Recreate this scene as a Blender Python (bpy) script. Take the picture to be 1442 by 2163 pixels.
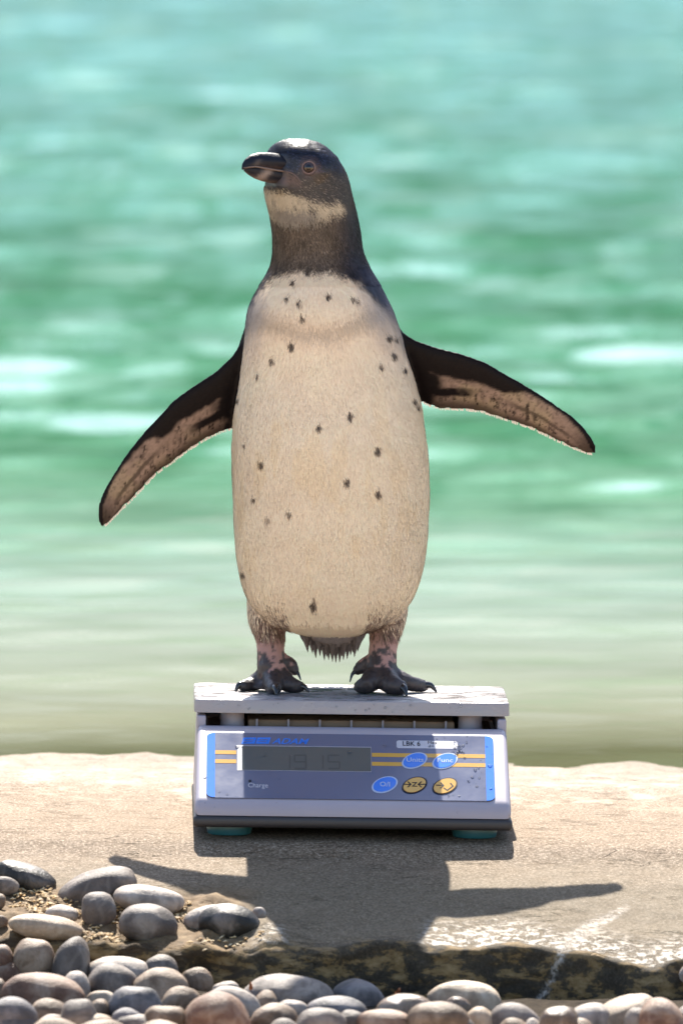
import bpy, bmesh, math, random
import numpy as np
from mathutils import Vector, Matrix, Quaternion
from mathutils.bvhtree import BVHTree
from mathutils.kdtree import KDTree

rng = np.random.default_rng(7)
random.seed(7)
sc = bpy.context.scene
for o in list(bpy.data.objects):
    bpy.data.objects.remove(o)

# ------------------------------------------------------------------ camera
CAM_Z, AIM_Z, DIST = 0.886, 0.244, 9.0
PITCH = math.atan((CAM_Z - AIM_Z) / DIST)
K = 0.3765e-3 / 9.0 / math.cos(PITCH)          # tangent of the angle of one photograph pixel
cam_d = bpy.data.cameras.new('camera')
cam_d.sensor_fit = 'VERTICAL'
cam_d.sensor_height = 24.0
cam_d.lens = 12.0 / (1081.5 * K)
cam_d.clip_start = 0.1
cam_d.clip_end = 3000.0
cam_d.dof.use_dof = True
cam_d.dof.focus_distance = 8.99
cam_d.dof.aperture_fstop = 9.5
cam = bpy.data.objects.new('camera', cam_d)
sc.collection.objects.link(cam)
cam.location = (0, -DIST, CAM_Z)
cam.rotation_euler = (math.pi / 2 - PITCH, 0, 0)
sc.camera = cam

# ------------------------------------------------------------------ light
SUN_EL, SUN_AZ = math.radians(47.5), math.radians(-3.0)   # the sun stands behind the bird
sun_dir = Vector((math.sin(SUN_AZ) * math.cos(SUN_EL), math.cos(SUN_AZ) * math.cos(SUN_EL), math.sin(SUN_EL)))
sun_d = bpy.data.lights.new('sun', 'SUN')
sun_d.energy = 4.2
sun_d.angle = math.radians(0.5)
sun_d.color = (1.0, 0.94, 0.84)
sun = bpy.data.objects.new('sun', sun_d)
sc.collection.objects.link(sun)
sun.location = (0, 3, 5)
sun.rotation_euler = (-sun_dir).to_track_quat('-Z', 'Y').to_euler()
world = bpy.data.worlds.new('World')
sc.world = world
world.use_nodes = True
wn = world.node_tree
wn.nodes.clear()
w_out = wn.nodes.new('ShaderNodeOutputWorld')
w_bg = wn.nodes.new('ShaderNodeBackground')
w_sky = wn.nodes.new('ShaderNodeTexSky')
w_sky.sky_type = 'NISHITA'
w_sky.sun_disc = False
w_sky.sun_elevation = SUN_EL
w_sky.sun_rotation = SUN_AZ
w_sky.air_density = 1.0
w_sky.dust_density = 1.0
w_bg.inputs['Strength'].default_value = 0.09
wn.links.new(w_sky.outputs[0], w_bg.inputs[0])
wn.links.new(w_bg.outputs[0], w_out.inputs[0])
sc.view_settings.view_transform = 'Standard'
sc.view_settings.look = 'None'
sc.view_settings.exposure = 1.87
sc.view_settings.gamma = 1.0
sc.view_settings.use_curve_mapping = False
sc.render.engine = 'CYCLES'
sc.cycles.use_denoising = True
sc.cycles.max_bounces = 8
sc.cycles.diffuse_bounces = 4
sc.cycles.caustics_reflective = False
sc.cycles.caustics_refractive = False
sc.cycles.sample_clamp_indirect = 6.0

# ------------------------------------------------------------------ pixel <-> place
CP, SP = math.cos(PITCH), math.sin(PITCH)

def ray(u, v):
    a = (u - 721.0) * K
    b = (1081.5 - v) * K
    return np.array([a, CP + b * SP, -SP + b * CP])

def P(u, v, Y=0.0):
    d = ray(u, v)
    s = (Y + DIST) / d[1]
    return np.array([d[0] * s, Y, CAM_Z + d[2] * s])

def proj(p):
    p = np.asarray(p, dtype=float)
    x, y, z = p[..., 0], p[..., 1] + DIST, p[..., 2] - CAM_Z
    f = y * CP - z * SP
    up = y * SP + z * CP
    return 721.0 + x / f / K, 1081.5 - up / f / K

def smooth(a, b, x):
    t = np.clip((x - a) / (b - a), 0, 1)
    return t * t * (3 - 2 * t)

def srgb(r, g, b):
    c = np.array([r, g, b]) / 255.0
    return tuple(np.where(c <= 0.04045, c / 12.92, ((c + 0.055) / 1.055) ** 2.4))

# value noise on numpy arrays
_perm = np.random.default_rng(3).permutation(4096)
def vnoise(p, scale):
    q = np.asarray(p) * scale
    i = np.floor(q).astype(int)
    f = q - i
    f = f * f * (3 - 2 * f)
    def h(a, b, c):
        return _perm[(a * 73 + _perm[(b * 179 + _perm[c & 4095]) & 4095]) & 4095] / 4095.0
    r = 0
    for dx in (0, 1):
        for dy in (0, 1):
            for dz in (0, 1):
                w = (f[..., 0] if dx else 1 - f[..., 0]) * (f[..., 1] if dy else 1 - f[..., 1]) * (f[..., 2] if dz else 1 - f[..., 2])
                r = r + w * h(i[..., 0] + dx, i[..., 1] + dy, i[..., 2] + dz)
    return r

def fbm(p, scale, oct=4):
    r, a, t = 0, 1.0, 0
    for k in range(oct):
        r = r + a * vnoise(np.asarray(p) + 11.3 * k, scale * 2 ** k)
        t += a
        a *= 0.5
    return r / t

# ------------------------------------------------------------------ mesh helpers
def link(o, parent=None):
    sc.collection.objects.link(o)
    if parent is not None:
        o.parent = parent
    return o

def tag(o, label=None, cat=None, group=None, kind=None):
    if label: o['label'] = label
    if cat: o['category'] = cat
    if group: o['group'] = group
    if kind: o['kind'] = kind
    return o

def np_mesh(name, verts, faces, smooth_shade=True):
    """verts (n,3), faces (m,k) of equal k"""
    me = bpy.data.meshes.new(name)
    verts = np.asarray(verts, dtype=np.float32)
    faces = np.asarray(faces, dtype=np.int32)
    m, k = faces.shape
    me.vertices.add(len(verts))
    me.vertices.foreach_set('co', verts.ravel())
    me.loops.add(m * k)
    me.loops.foreach_set('vertex_index', faces.ravel())
    me.polygons.add(m)
    me.polygons.foreach_set('loop_start', np.arange(0, m * k, k, dtype=np.int32))
    me.update(calc_edges=True)
    if smooth_shade:
        me.polygons.foreach_set('use_smooth', np.ones(m, dtype=bool))
    me.validate()
    return me

def poly_mesh(name, verts, faces, smooth_shade=True):
    me = bpy.data.meshes.new(name)
    me.from_pydata([tuple(map(float, v)) for v in verts], [], [tuple(map(int, f)) for f in faces])
    me.update()
    if smooth_shade:
        me.polygons.foreach_set('use_smooth', [True] * len(me.polygons))
    return me

def obj(name, me, material=None, parent=None):
    o = bpy.data.objects.new(name, me)
    if material is not None:
        me.materials.append(material)
    return link(o, parent)

def set_col(me, cols, name='Col'):
    a = me.attributes.new(name, 'FLOAT_COLOR', 'POINT')
    c = np.ones((len(me.vertices), 4), dtype=np.float32)
    c[:, :cols.shape[1]] = cols
    a.data.foreach_set('color', c.ravel())

def loft(rings):
    """rings: (n, m, 3) closed loops -> verts, faces (triangle/quad lists) with caps"""
    rings = np.asarray(rings)
    n, m, _ = rings.shape
    V = list(rings.reshape(-1, 3))
    F = []
    for i in range(n - 1):
        for j in range(m):
            a, b = i * m + j, i * m + (j + 1) % m
            F.append((a, b, b + m, a + m))
    V.append(rings[0].mean(0)); c0 = len(V) - 1
    V.append(rings[-1].mean(0)); c1 = len(V) - 1
    for j in range(m):
        F.append((c0, (j + 1) % m, j))
        F.append((c1, (n - 1) * m + j, (n - 1) * m + (j + 1) % m))
    return V, F

def tube(points, radii, m=12, flat=1.0, up=(0, 0, 1), sub=4):
    """tapered round limb through points; flat squeezes it along 'up'"""
    pts = np.asarray(points, float); rad = np.asarray(radii, float)
    n = len(pts)
    tt = np.linspace(0, n - 1, (n - 1) * sub + 1)
    def cr(arr, t):
        i = min(int(t), n - 2); f = t - i
        p0, p1, p2, p3 = arr[max(i - 1, 0)], arr[i], arr[i + 1], arr[min(i + 2, n - 1)]
        return 0.5 * ((2 * p1) + (-p0 + p2) * f + (2 * p0 - 5 * p1 + 4 * p2 - p3) * f * f + (-p0 + 3 * p1 - 3 * p2 + p3) * f ** 3)
    C = np.array([cr(pts, t) for t in tt]); R = np.array([max(cr(rad, t), 1e-4) for t in tt])
    rings = []
    upv = np.array(up, float)
    # rounded ends
    Cs, Rs, Ds = [], [], []
    for i in range(len(C)):
        d = C[min(i + 1, len(C) - 1)] - C[max(i - 1, 0)]
        Ds.append(d / (np.linalg.norm(d) + 1e-12))
    for q in (80, 55, 30):
        a = math.radians(q)
        Cs.append(C[0] - Ds[0] * R[0] * math.sin(a) * 0.9); Rs.append(R[0] * math.cos(a))
    DD = [Ds[0]] * 3
    Cs += list(C); Rs += list(R); DD += Ds
    for q in (30, 55, 80):
        a = math.radians(q)
        Cs.append(C[-1] + Ds[-1] * R[-1] * math.sin(a) * 0.9); Rs.append(R[-1] * math.cos(a)); DD.append(Ds[-1])
    for c, r, d in zip(Cs, Rs, DD):
        s = np.cross(d, upv)
        if np.linalg.norm(s) < 1e-3:
            s = np.cross(d, np.array([1.0, 0, 0]))
        s /= np.linalg.norm(s)
        w = np.cross(s, d)
        th = np.linspace(0, 2 * np.pi, m, endpoint=False)
        rings.append(c + r * (np.outer(np.cos(th), s) + flat * np.outer(np.sin(th), w)))
    return loft(rings)

class Soup:
    def __init__(self): self.V, self.F = [], []
    def add(self, vf):
        n = len(self.V)
        self.V += list(vf[0]); self.F += [tuple(i + n for i in f) for f in vf[1]]
        return self

def rbox(x0, x1, y0, y1, z0, z1, bevel=0.001, seg=2):
    bm = bmesh.new()
    bmesh.ops.create_cube(bm, size=1)
    for v in bm.verts:
        v.co = Vector((x0 + (v.co.x + .5) * (x1 - x0), y0 + (v.co.y + .5) * (y1 - y0), z0 + (v.co.z + .5) * (z1 - z0)))
    if bevel:
        bmesh.ops.bevel(bm, geom=bm.edges[:], offset=bevel, segments=seg, affect='EDGES', profile=0.5)
    return bm

def bm_obj(name, bm, material, parent, smooth_shade=True, sharp=35):
    me = bpy.data.meshes.new(name)
    bmesh.ops.recalc_face_normals(bm, faces=bm.faces[:])
    bm.to_mesh(me); bm.free()
    if smooth_shade:
        me.polygons.foreach_set('use_smooth', [True] * len(me.polygons))
        me.set_sharp_from_angle(angle=math.radians(sharp))
    return obj(name, me, material, parent)

# ------------------------------------------------------------------ materials
class NT:
    def __init__(self, name):
        self.m = bpy.data.materials.new(name)
        self.m.use_nodes = True
        self.t = self.m.node_tree
        self.b = self.t.nodes['Principled BSDF']
        self.out = self.t.nodes['Material Output']
    def n(self, typ, **kw):
        nd = self.t.nodes.new('ShaderNode' + typ)
        for k, v in kw.items():
            if k.startswith('i_'):
                key = k[2:]
                nd.inputs[int(key) if key.isdigit() else key].default_value = v
            else:
                setattr(nd, k, v)
        return nd
    def l(self, a, b): self.t.links.new(a, b)
    def coords(self, scale=(1, 1, 1), kind='Object', rot=(0, 0, 0)):
        tc = self.n('TexCoord'); mp = self.n('Mapping')
        mp.inputs['Scale'].default_value = scale; mp.inputs['Rotation'].default_value = rot
        self.l(tc.outputs[kind], mp.inputs['Vector'])
        return mp.outputs[0]
    def noise(self, vec, scale, detail=4, rough=0.55, dist=0.0):
        nd = self.n('TexNoise', i_Scale=scale, i_Detail=detail, i_Roughness=rough, i_Distortion=dist)
        if vec is not None: self.l(vec, nd.inputs['Vector'])
        return nd.outputs['Fac']
    def ramp(self, fac, stops, interp='LINEAR'):
        nd = self.n('ValToRGB'); cr = nd.color_ramp; cr.interpolation = interp
        while len(cr.elements) < len(stops): cr.elements.new(0.5)
        for e, (p, c) in zip(cr.elements, stops):
            e.position = p
            e.color = (c[0], c[1], c[2], 1) if hasattr(c, '__len__') else (c, c, c, 1)
        self.l(fac, nd.inputs[0])
        return nd.outputs['Color']
    def mix(self, fac, a, b, mode='MIX'):
        nd = self.n('Mix', data_type='RGBA', blend_type=mode)
        for s, v in ((0, fac), (6, a), (7, b)):
            if hasattr(v, 'is_linked') or isinstance(v, bpy.types.NodeSocket): self.l(v, nd.inputs[s])
            elif isinstance(v, (int, float)): nd.inputs[s].default_value = v if s == 0 else (v, v, v, 1)
            else: nd.inputs[s].default_value = (v[0], v[1], v[2], 1)
        return nd.outputs[2]
    def math(self, op, a, b=0.0, clamp=False):
        nd = self.n('Math', operation=op, use_clamp=clamp)
        for s, v in ((0, a), (1, b)):
            if isinstance(v, bpy.types.NodeSocket): self.l(v, nd.inputs[s])
            else: nd.inputs[s].default_value = v
        return nd.outputs[0]
    def bump(self, h, strength=0.3, dist=0.001, normal=None):
        nd = self.n('Bump', i_Strength=strength, i_Distance=dist)
        self.l(h, nd.inputs['Height'])
        if normal is not None: self.l(normal, nd.inputs['Normal'])
        return nd.outputs[0]
    def set(self, **kw):
        for k, v in kw.items():
            k = k.replace('_', ' ')
            if isinstance(v, bpy.types.NodeSocket): self.l(v, self.b.inputs[k])
            elif hasattr(v, '__len__') and len(v) == 3 and k != 'Normal': self.b.inputs[k].default_value = (*v, 1)
            else: self.b.inputs[k].default_value = v
        return self.m

def plain(name, col, rough=0.5, spec=0.5, metal=0.0, var=0.06, bump=0.05, scale=180):
    N = NT(name)
    f = N.noise(N.coords(), scale, 3)
    c = N.mix(f, tuple(x * (1 - var) for x in col), tuple(min(1, x * (1 + var)) for x in col))
    return N.set(Base_Color=c, Roughness=rough, Specular_IOR_Level=spec, Metallic=metal, Normal=N.bump(f, bump, 0.0005))

# rock --------------------------------------------------------------
def mat_rock():
    N = NT('sandstone_ledge')
    at = N.n('Attribute', attribute_name='Col')
    sep = N.n('SeparateColor'); N.l(at.outputs['Color'], sep.inputs[0])
    crust, face, guano = sep.outputs
    at2 = N.n('Attribute', attribute_name='Soil')
    sp2 = N.n('SeparateColor'); N.l(at2.outputs['Color'], sp2.inputs[0])
    soil, white, wet = sp2.outputs
    co = N.coords()
    stretched = N.coords(scale=(1, 0.55, 1))
    big = N.noise(co, 9, 4, 0.6)
    grain = N.noise(co, 430, 5, 0.8)
    mid = N.noise(stretched, 70, 5, 0.65)
    base = N.ramp(big, [(0.3, (0.141, 0.092, 0.052)), (0.55, (0.176, 0.118, 0.071)), (0.75, (0.209, 0.145, 0.092))])
    base = N.mix(N.math('MULTIPLY', N.ramp(mid, [(0.35, 1.0), (0.6, 0.0)]), 0.35), base, (0.112, 0.072, 0.043))
    base = N.mix(0.72, base, N.ramp(grain, [(0.38, (0.036, 0.027, 0.019)), (0.47, (0.154, 0.111, 0.073)), (0.54, (0.228, 0.172, 0.121)), (0.64, (0.516, 0.411, 0.308))]))
    # pale mineral / droppings patches
    pw = N.noise(N.coords(scale=(1, 0.45, 1)), 34, 7, 0.72, 0.25)
    wm = N.math('MULTIPLY', N.ramp(pw, [(0.48, 0.0), (0.62, 1.0)]), white)
    base = N.mix(N.math('MULTIPLY', wm, 0.6), base, (0.392, 0.301, 0.222))
    fis = N.noise(N.coords(scale=(.22, 1, 1)), 46, 4, .6, .8)
    fism = N.ramp(fis, [(.485, 0.0), (.497, 1.0), (.503, 1.0), (.515, 0.0)])
    fism = N.math('MULTIPLY', fism, N.ramp(N.noise(co, 16, 2), [(.5, 0.0), (.6, 1.0)]))
    base = N.mix(N.math('MULTIPLY', fism, .45), base, (0.032, 0.022, 0.013))
    sxy = N.n('SeparateXYZ'); tcw = N.n('TexCoord'); N.l(tcw.outputs['Object'], sxy.inputs[0])
    shore = N.math('ADD', sxy.outputs['Z'], N.math('MULTIPLY', N.math('SUBTRACT', big, .5), .02))
    base = N.mix(N.ramp(N.math('MULTIPLY', N.math('ADD', shore, .035), 20.0), [(.15, .55), (.55, 0.0)]), base, (.10, .085, .055))
    # soil in the pebble setting
    sn = N.noise(co, 60, 5, 0.7)
    base = N.mix(soil, base, N.ramp(sn, [(0.3, (0.065, 0.043, 0.023)), (0.5, (0.150, 0.097, 0.052)), (0.7, (0.223, 0.159, 0.091))]))
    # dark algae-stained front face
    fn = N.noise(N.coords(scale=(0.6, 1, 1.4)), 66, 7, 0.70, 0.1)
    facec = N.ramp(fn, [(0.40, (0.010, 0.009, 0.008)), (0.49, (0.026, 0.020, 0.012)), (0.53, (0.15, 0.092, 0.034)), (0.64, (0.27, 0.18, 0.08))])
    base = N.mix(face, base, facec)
    # white crust along the lip
    cn = N.noise(N.coords(scale=(.8, 1, 1)), 170, 6, 0.72, 0.15)
    cm = N.math('MULTIPLY', N.ramp(cn, [(0.47, 0.0), (0.545, 1.0)]), crust, True)
    base = N.mix(cm, base, (0.577, 0.511, 0.427))
    gn = N.noise(co, 260, 6, 0.75, .3)
    gm = N.math('MULTIPLY', guano, N.ramp(gn, [(0.42, 0.0), (0.62, .9)]), True)
    base = N.mix(gm, base, (0.519, 0.465, 0.398))
    ro = N.math('SUBTRACT', 0.85, N.math('MULTIPLY', N.math('MULTIPLY', wet, mid), 0.75))
    h = N.math('ADD', N.math('MULTIPLY', grain, 0.35), N.math('ADD', mid, N.math('MULTIPLY', cm, 1.5)))
    return N.set(Base_Color=base, Roughness=ro, Specular_IOR_Level=N.math('ADD', .05, N.math('MULTIPLY', wet, .05)), Normal=N.bump(N.math('SUBTRACT', h, N.math('MULTIPLY', fism, 1.2)), 0.7, 0.0024))

def mat_bed():
    N = NT('beach_ground')
    co = N.coords()
    v = N.n('TexVoronoi', i_Scale=24.0); N.l(co, v.inputs['Vector'])
    n1 = N.noise(co, 5, 4)
    c = N.mix(v.outputs['Color'], (.54, .36, .20), (.76, .54, .34))
    c = N.mix(N.math('MULTIPLY', n1, .3), c, (.68, .48, .30))
    c = N.mix(N.ramp(v.outputs['Distance'], [(0.0, 0.0), (0.6, 0.0), (0.95, 0.5)]), c, (0.22, 0.15, 0.09))
    return N.set(Base_Color=c, Roughness=0.8, Normal=N.bump(v.outputs['Distance'], -1.0, 0.02))

def mat_soil():
    N = NT('dark_soil')
    f = N.noise(N.coords(), 120, 5, 0.7)
    return N.set(Base_Color=N.ramp(f, [(0.3, (0.015, 0.011, 0.008)), (0.6, (0.04, 0.03, 0.02)), (0.8, (0.08, 0.06, 0.04))]), Roughness=0.95, Specular_IOR_Level=0.05,
                 Normal=N.bump(f, 0.6, 0.004))

def mat_water():
    N = NT('pool_water')
    geo = N.n('TexCoord')
    sx = N.n('SeparateXYZ'); N.l(geo.outputs['Object'], sx.inputs[0])
    y = sx.outputs['Y']
    warp = N.noise(N.coords(scale=(1.2, 0.35, 1)), 1.0, 3)
    warp2 = N.noise(N.coords(scale=(3.0, 1.0, 1)), 1.3, 3)
    # what the clear water shows of the pool floor: pale beach, green slope, painted basin
    ly = N.math('LOGARITHM', N.math('ADD', y, 0.4), 10.0)                 # 0.07 at shore .. 1.6 far
    ly = N.math('ADD', ly, N.math('MULTIPLY', N.math('SUBTRACT', warp, 0.5), 0.20))
    fac = N.math('DIVIDE', ly, 1.7)
    c = N.ramp(fac, [(0.05, (0.11, 0.108, 0.055)), (0.115, (0.28, 0.285, 0.20)), (0.22, (0.315, 0.365, 0.295)), (0.295, (0.27, 0.37, 0.305)), (0.345, (0.205, 0.345, 0.26)),
                     (0.385, (0.13, 0.285, 0.185)), (0.56, (0.10, 0.255, 0.185)), (0.64, (0.135, 0.305, 0.27)), (0.8, (0.165, 0.35, 0.355)), (1.0, (0.185, 0.37, 0.39))])
    # green tree reflections in the waves, painted as streaks into the water colour
    green_refl = N.noise(N.coords(scale=(1.5, 0.5, 1)), 2.2, 4, 0.6, 0.4)
    green_refl_mask = N.math('MULTIPLY', N.ramp(fac, [(0.30, 0.0), (0.42, 1.0), (0.62, 0.85), (0.78, 0.35), (1.0, 0.25)]), N.ramp(green_refl, [(0.44, 0.0), (0.60, 1.0)]))
    c = N.mix(N.math('MULTIPLY', green_refl_mask, 0.75), c, (0.022, 0.13, 0.052))
    pale = N.math('MULTIPLY', N.ramp(fac, [(0.40, 0.0), (0.55, 1.0)]), N.ramp(warp2, [(0.52, 0.0), (0.68, 1.0)]))
    c = N.mix(N.math('MULTIPLY', pale, 0.55), c, (0.270, 0.450, 0.396))
    w3 = N.noise(N.coords(scale=(3.0, 1.5, 1)), 3.4, 4, .65, .5)  # finer dark wave streaks, put into the colour as well
    c = N.mix(N.math('MULTIPLY', N.math('MULTIPLY', N.ramp(w3, [(.50, 0.0), (.62, 1.0)]), N.ramp(fac, [(.33, 0.0), (.45, 1.0), (.62, 1.0), (.8, .5)])), .75), c, (0.032, 0.153, 0.078))
    w4 = N.noise(N.coords(scale=(2.4, 1.2, 1)), 4.0, 4, .6, .3)  # light wave streaks, painted into the colour too
    c = N.mix(N.math('MULTIPLY', N.math('MULTIPLY', N.ramp(w4, [(.56, 0.0), (.70, 1.0)]), N.ramp(fac, [(.25, 0.05), (.42, .2), (.6, .9)])), .5), c, (0.25, 0.43, 0.43))
    w5 = N.noise(N.coords(scale=(2.2, 4.0, 1)), 2.4, 5, .65, .6)  # near ripples and faint glints, painted as light and dark streaks
    nearm = N.ramp(fac, [(.06, .3), (.14, 1.0), (.33, 1.0), (.42, 0.0)])
    c = N.mix(N.math('MULTIPLY', N.math('MULTIPLY', N.ramp(w5, [(.50, 0.0), (.66, 1.0)]), nearm), .40), c, (.42, .45, .39))
    c = N.mix(N.math('MULTIPLY', N.math('MULTIPLY', N.ramp(w5, [(.34, 1.0), (.48, 0.0)]), nearm), .40), c, (.20, .28, .17))
    rip = N.noise(N.coords(scale=(5, 3, 1)), 3.0, 4, 0.6)
    return N.set(Base_Color=c, Roughness=0.12, IOR=1.33, Specular_IOR_Level=0.5, Normal=N.bump(rip, 0.06, 0.02))

# ------------------------------------------------------------------ terrain
PT = np.array([-3.0, -1.4, -0.80, -0.6, -0.3, -0.1, .15, .18, .2, .215, .28, .316, .37, .44, .50, .6])
PZ = np.array([-.30, -.09, -.031, -.017, -.003, 0, 0, -.003, -.0095, -.0138, -.0225, -.0285, -.0400, -.057, -.073, -.09])
_td = np.linspace(-3, .6, 3601)
_zd = np.interp(_td, PT, PZ)
_k = np.hanning(31); _k /= _k.sum()
_zd = np.convolve(np.pad(_zd, 15, mode='edge'), _k, mode='valid')
def ground_z(t, x):
    return np.interp(t, _td, _zd) - 0.0157 * np.clip(x, -.6, .6)

def hit_ground(u, v):
    d = ray(u, v)
    for t in np.linspace(.62, -2, 2600):
        s = (DIST - t) / d[1]
        if CAM_Z + d[2] * s <= ground_z(t, d[0] * s):
            return t, d[0] * s
    return -2, 0

lip_px = [(-300, 1985), (-60, 1980), (0, 1978), (100, 1986), (200, 1990), (260, 1999), (330, 2003), (380, 2008), (420, 1996), (480, 2010), (530, 2022), (565, 2010), (600, 2010),
          (700, 2005), (760, 1990), (850, 1986), (900, 1997), (1000, 2003), (1080, 1998), (1150, 2003), (1240, 2018), (1300, 2030), (1375, 2045), (1442, 2025), (1700, 2020)]
lx, lt = [], []
for (u, v) in lip_px:
    t, x = hit_ground(u, v)
    lx.append(x); lt.append(t)
lx, lt = np.array(lx), np.array(lt)

xs = np.concatenate([np.linspace(-2.5, -.42, 40, endpoint=False), np.arange(-.42, .42, .0022), np.linspace(.42, 2.5, 41)])
tlip = np.interp(xs, lx, lt)
tlip = tlip + 0.014 * (fbm(np.stack([xs, xs * 0, xs * 0], -1), 30, 3) - .5)
back = np.concatenate([np.linspace(-2.2, -.9, 14, endpoint=False), np.linspace(-.9, -.12, 120, endpoint=False)])
nb, nf, nd_ = len(back), 230, 34
X = np.repeat(xs[None, :], nb + nf + nd_, 0)
T = np.zeros_like(X); Z = np.zeros_like(X)
T[:nb] = back[:, None]
ff = np.linspace(0, 1, nf)[:, None]
T[nb:nb + nf] = -.12 + (tlip[None, :] + .12) * ff
Z[:nb + nf] = ground_z(T[:nb + nf], X[:nb + nf])
zl = Z[nb + nf - 1]
for k in range(nd_):
    q = (k + 1) / nd_
    a = min(q / .22, 1) * math.pi / 2
    T[nb + nf + k] = tlip + .010 * math.sin(a) + 0.022 * max(0, q - .22)
    Z[nb + nf + k] = zl - .008 * (1 - math.cos(a)) - .085 * max(0, q - .22)
pos = np.stack([X, -T, Z], -1)
front = smooth(.26, .34, T)
left = smooth(-.055, -.09, X)
soil_m = np.clip(smooth(.285, .335, T + .05 * (fbm(pos, 14, 3) - .5)) * left, 0, 1)
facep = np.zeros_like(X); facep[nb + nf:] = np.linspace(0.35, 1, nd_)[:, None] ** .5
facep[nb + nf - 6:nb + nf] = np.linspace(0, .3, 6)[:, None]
n1 = fbm(pos, 12, 4) - .5
n2 = fbm(pos, 60, 4) - .5
n3 = fbm(pos * np.array([1, 1, 3]), 28, 4) - .5
amp = .006 * smooth(.22, .4, T) + .003 + .012 * smooth(-.3, -.9, T)
flat = 1 - np.exp(-((X / .2) ** 4 + ((T - .03) / .2) ** 4))            # level under the feet of the scale
pos[..., 2] += n1 * amp * 1.5 * flat + n2 * .002 * flat
pos[..., 2] += soil_m * (n2 * .010 + np.abs(n3) * -.012)
ridge = np.exp(-(((X + .055) / .02) ** 2)) * smooth(.36, .42, T) * (1 - smooth(0, 1, facep))
pos[..., 2] += ridge * .006
pos[..., 1] -= facep * (n3 * .022 + n2 * .008)
U, Vv = proj(pos)
lipd = tlip[None, :] - T
crust = smooth(880, 920, U + 60 * n1) * smooth(.075, .012, lipd + .06 * n1) * (1 - smooth(.2, .6, facep))
crust = np.maximum(crust, .55 * smooth(520, 560, U) * smooth(620, 590, U) * smooth(.05, .01, lipd) * (1 - smooth(.2, .6, facep)))
gx = [(1325, 1915, 5), (1285, 1938, 11), (1240, 1962, 16), (1205, 1988, 18), (1188, 2010, 12), (1172, 2045, 6), (1160, 2080, 6), (1140, 2115, 12)]
guano = np.zeros_like(X)
for (a, b) in zip(gx[:-1], gx[1:]):
    ax, ay, ar = a; bx, by, br = b
    dx, dy = bx - ax, by - ay
    s = np.clip(((U - ax) * dx + (Vv - ay) * dy) / (dx * dx + dy * dy), 0, 1)
    dd = np.hypot(U - ax - s * dx, Vv - ay - s * dy) / (ar + (br - ar) * s)
    guano = np.maximum(guano, smooth(1.25, .35, dd + .9 * n2))
whiteb = .95 * smooth(.0, -.2, T) * smooth(-.75, -.55, T) + .2
white = whiteb * (1 - .8 * smooth(-.1, .15, T)) * (1 - soil_m)
wet = np.clip(.35 + .6 * smooth(-.1, -.5, T), 0, 1)
nr, nc = X.shape
idx = np.arange(nr * nc).reshape(nr, nc)
F = np.stack([idx[:-1, :-1], idx[1:, :-1], idx[1:, 1:], idx[:-1, 1:]], -1).reshape(-1, 4)
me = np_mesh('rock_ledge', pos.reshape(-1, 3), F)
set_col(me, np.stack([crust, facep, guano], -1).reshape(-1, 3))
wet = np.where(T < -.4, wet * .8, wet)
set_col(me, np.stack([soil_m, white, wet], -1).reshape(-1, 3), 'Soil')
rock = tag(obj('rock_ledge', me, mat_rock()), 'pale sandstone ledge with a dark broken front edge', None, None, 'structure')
rock_bvh = BVHTree.FromObject(rock, bpy.context.evaluated_depsgraph_get())

def ground_at(x, t):
    h = rock_bvh.ray_cast(Vector((x, -t, 1)), Vector((0, 0, -1)))
    return h[0].z if h[0] else -.085

BED_Z = -.088
def bed_z(x, t):
    return BED_Z + .006 * smooth(-.02, -.2, x) - .02 * (t - .5)
# ground around and behind the camera
gv = [(-400, -400, -.30), (400, -400, -.30), (400, -.40, -.105), (-400, -.40, -.105)]
gxs = np.concatenate([[-400, -60, -10], np.linspace(-2, 2, 41), [10, 60, 400]])
gts = np.concatenate([np.linspace(.62, 2.0, 30), [5, 9, 20, 60, 400]])
GX, GT = np.meshgrid(gxs, gts)
GZ = np.where(GT < 2.01, bed_z(GX, np.minimum(GT, 2)) - .004, -.122) + .006 * (fbm(np.stack([GX, GT, GX * 0], -1), 7, 3) - .5) * (GT < 2.01)
gi = np.arange(GX.size).reshape(GX.shape)
GF = np.stack([gi[:-1, :-1], gi[1:, :-1], gi[1:, 1:], gi[:-1, 1:]], -1).reshape(-1, 4)
ground = obj('beach_ground', np_mesh('beach_ground', np.stack([GX, -GT, GZ], -1).reshape(-1, 3), GF), mat_bed())
tag(ground, 'pebbly beach ground in front of the ledge', kind='structure')
sx_ = np.linspace(-1.2, 1.2, 121); st_ = np.linspace(.36, .80, 45)
SX, ST = np.meshgrid(sx_, st_)
SZ = bed_z(SX, ST) - .001 - .012 * smooth(-.06, .02, SX) * smooth(.52, .47, ST) - .012 * smooth(.68, .80, ST) + .008 * (fbm(np.stack([SX, ST, SX * 0], -1), 40, 3) - .5)
si = np.arange(SX.size).reshape(SX.shape)
SF = np.stack([si[:-1, :-1], si[1:, :-1], si[1:, 1:], si[:-1, 1:]], -1).reshape(-1, 4)
tag(obj('soil_bed', np_mesh('soil_bed', np.stack([SX, -ST, SZ], -1).reshape(-1, 3), SF), mat_soil()), 'dark soil between the pebbles below the ledge', kind='structure')
# far bank of the pool, beyond the top of the picture
fb = obj('far_bank', np_mesh('far_bank', [(-400, 58, -.06), (400, 58, -.06), (400, 900, 1.5), (-400, 900, 1.5)], [(0, 1, 2, 3)]), mat_bed())
tag(fb, 'far bank of the pool', kind='structure')

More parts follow.
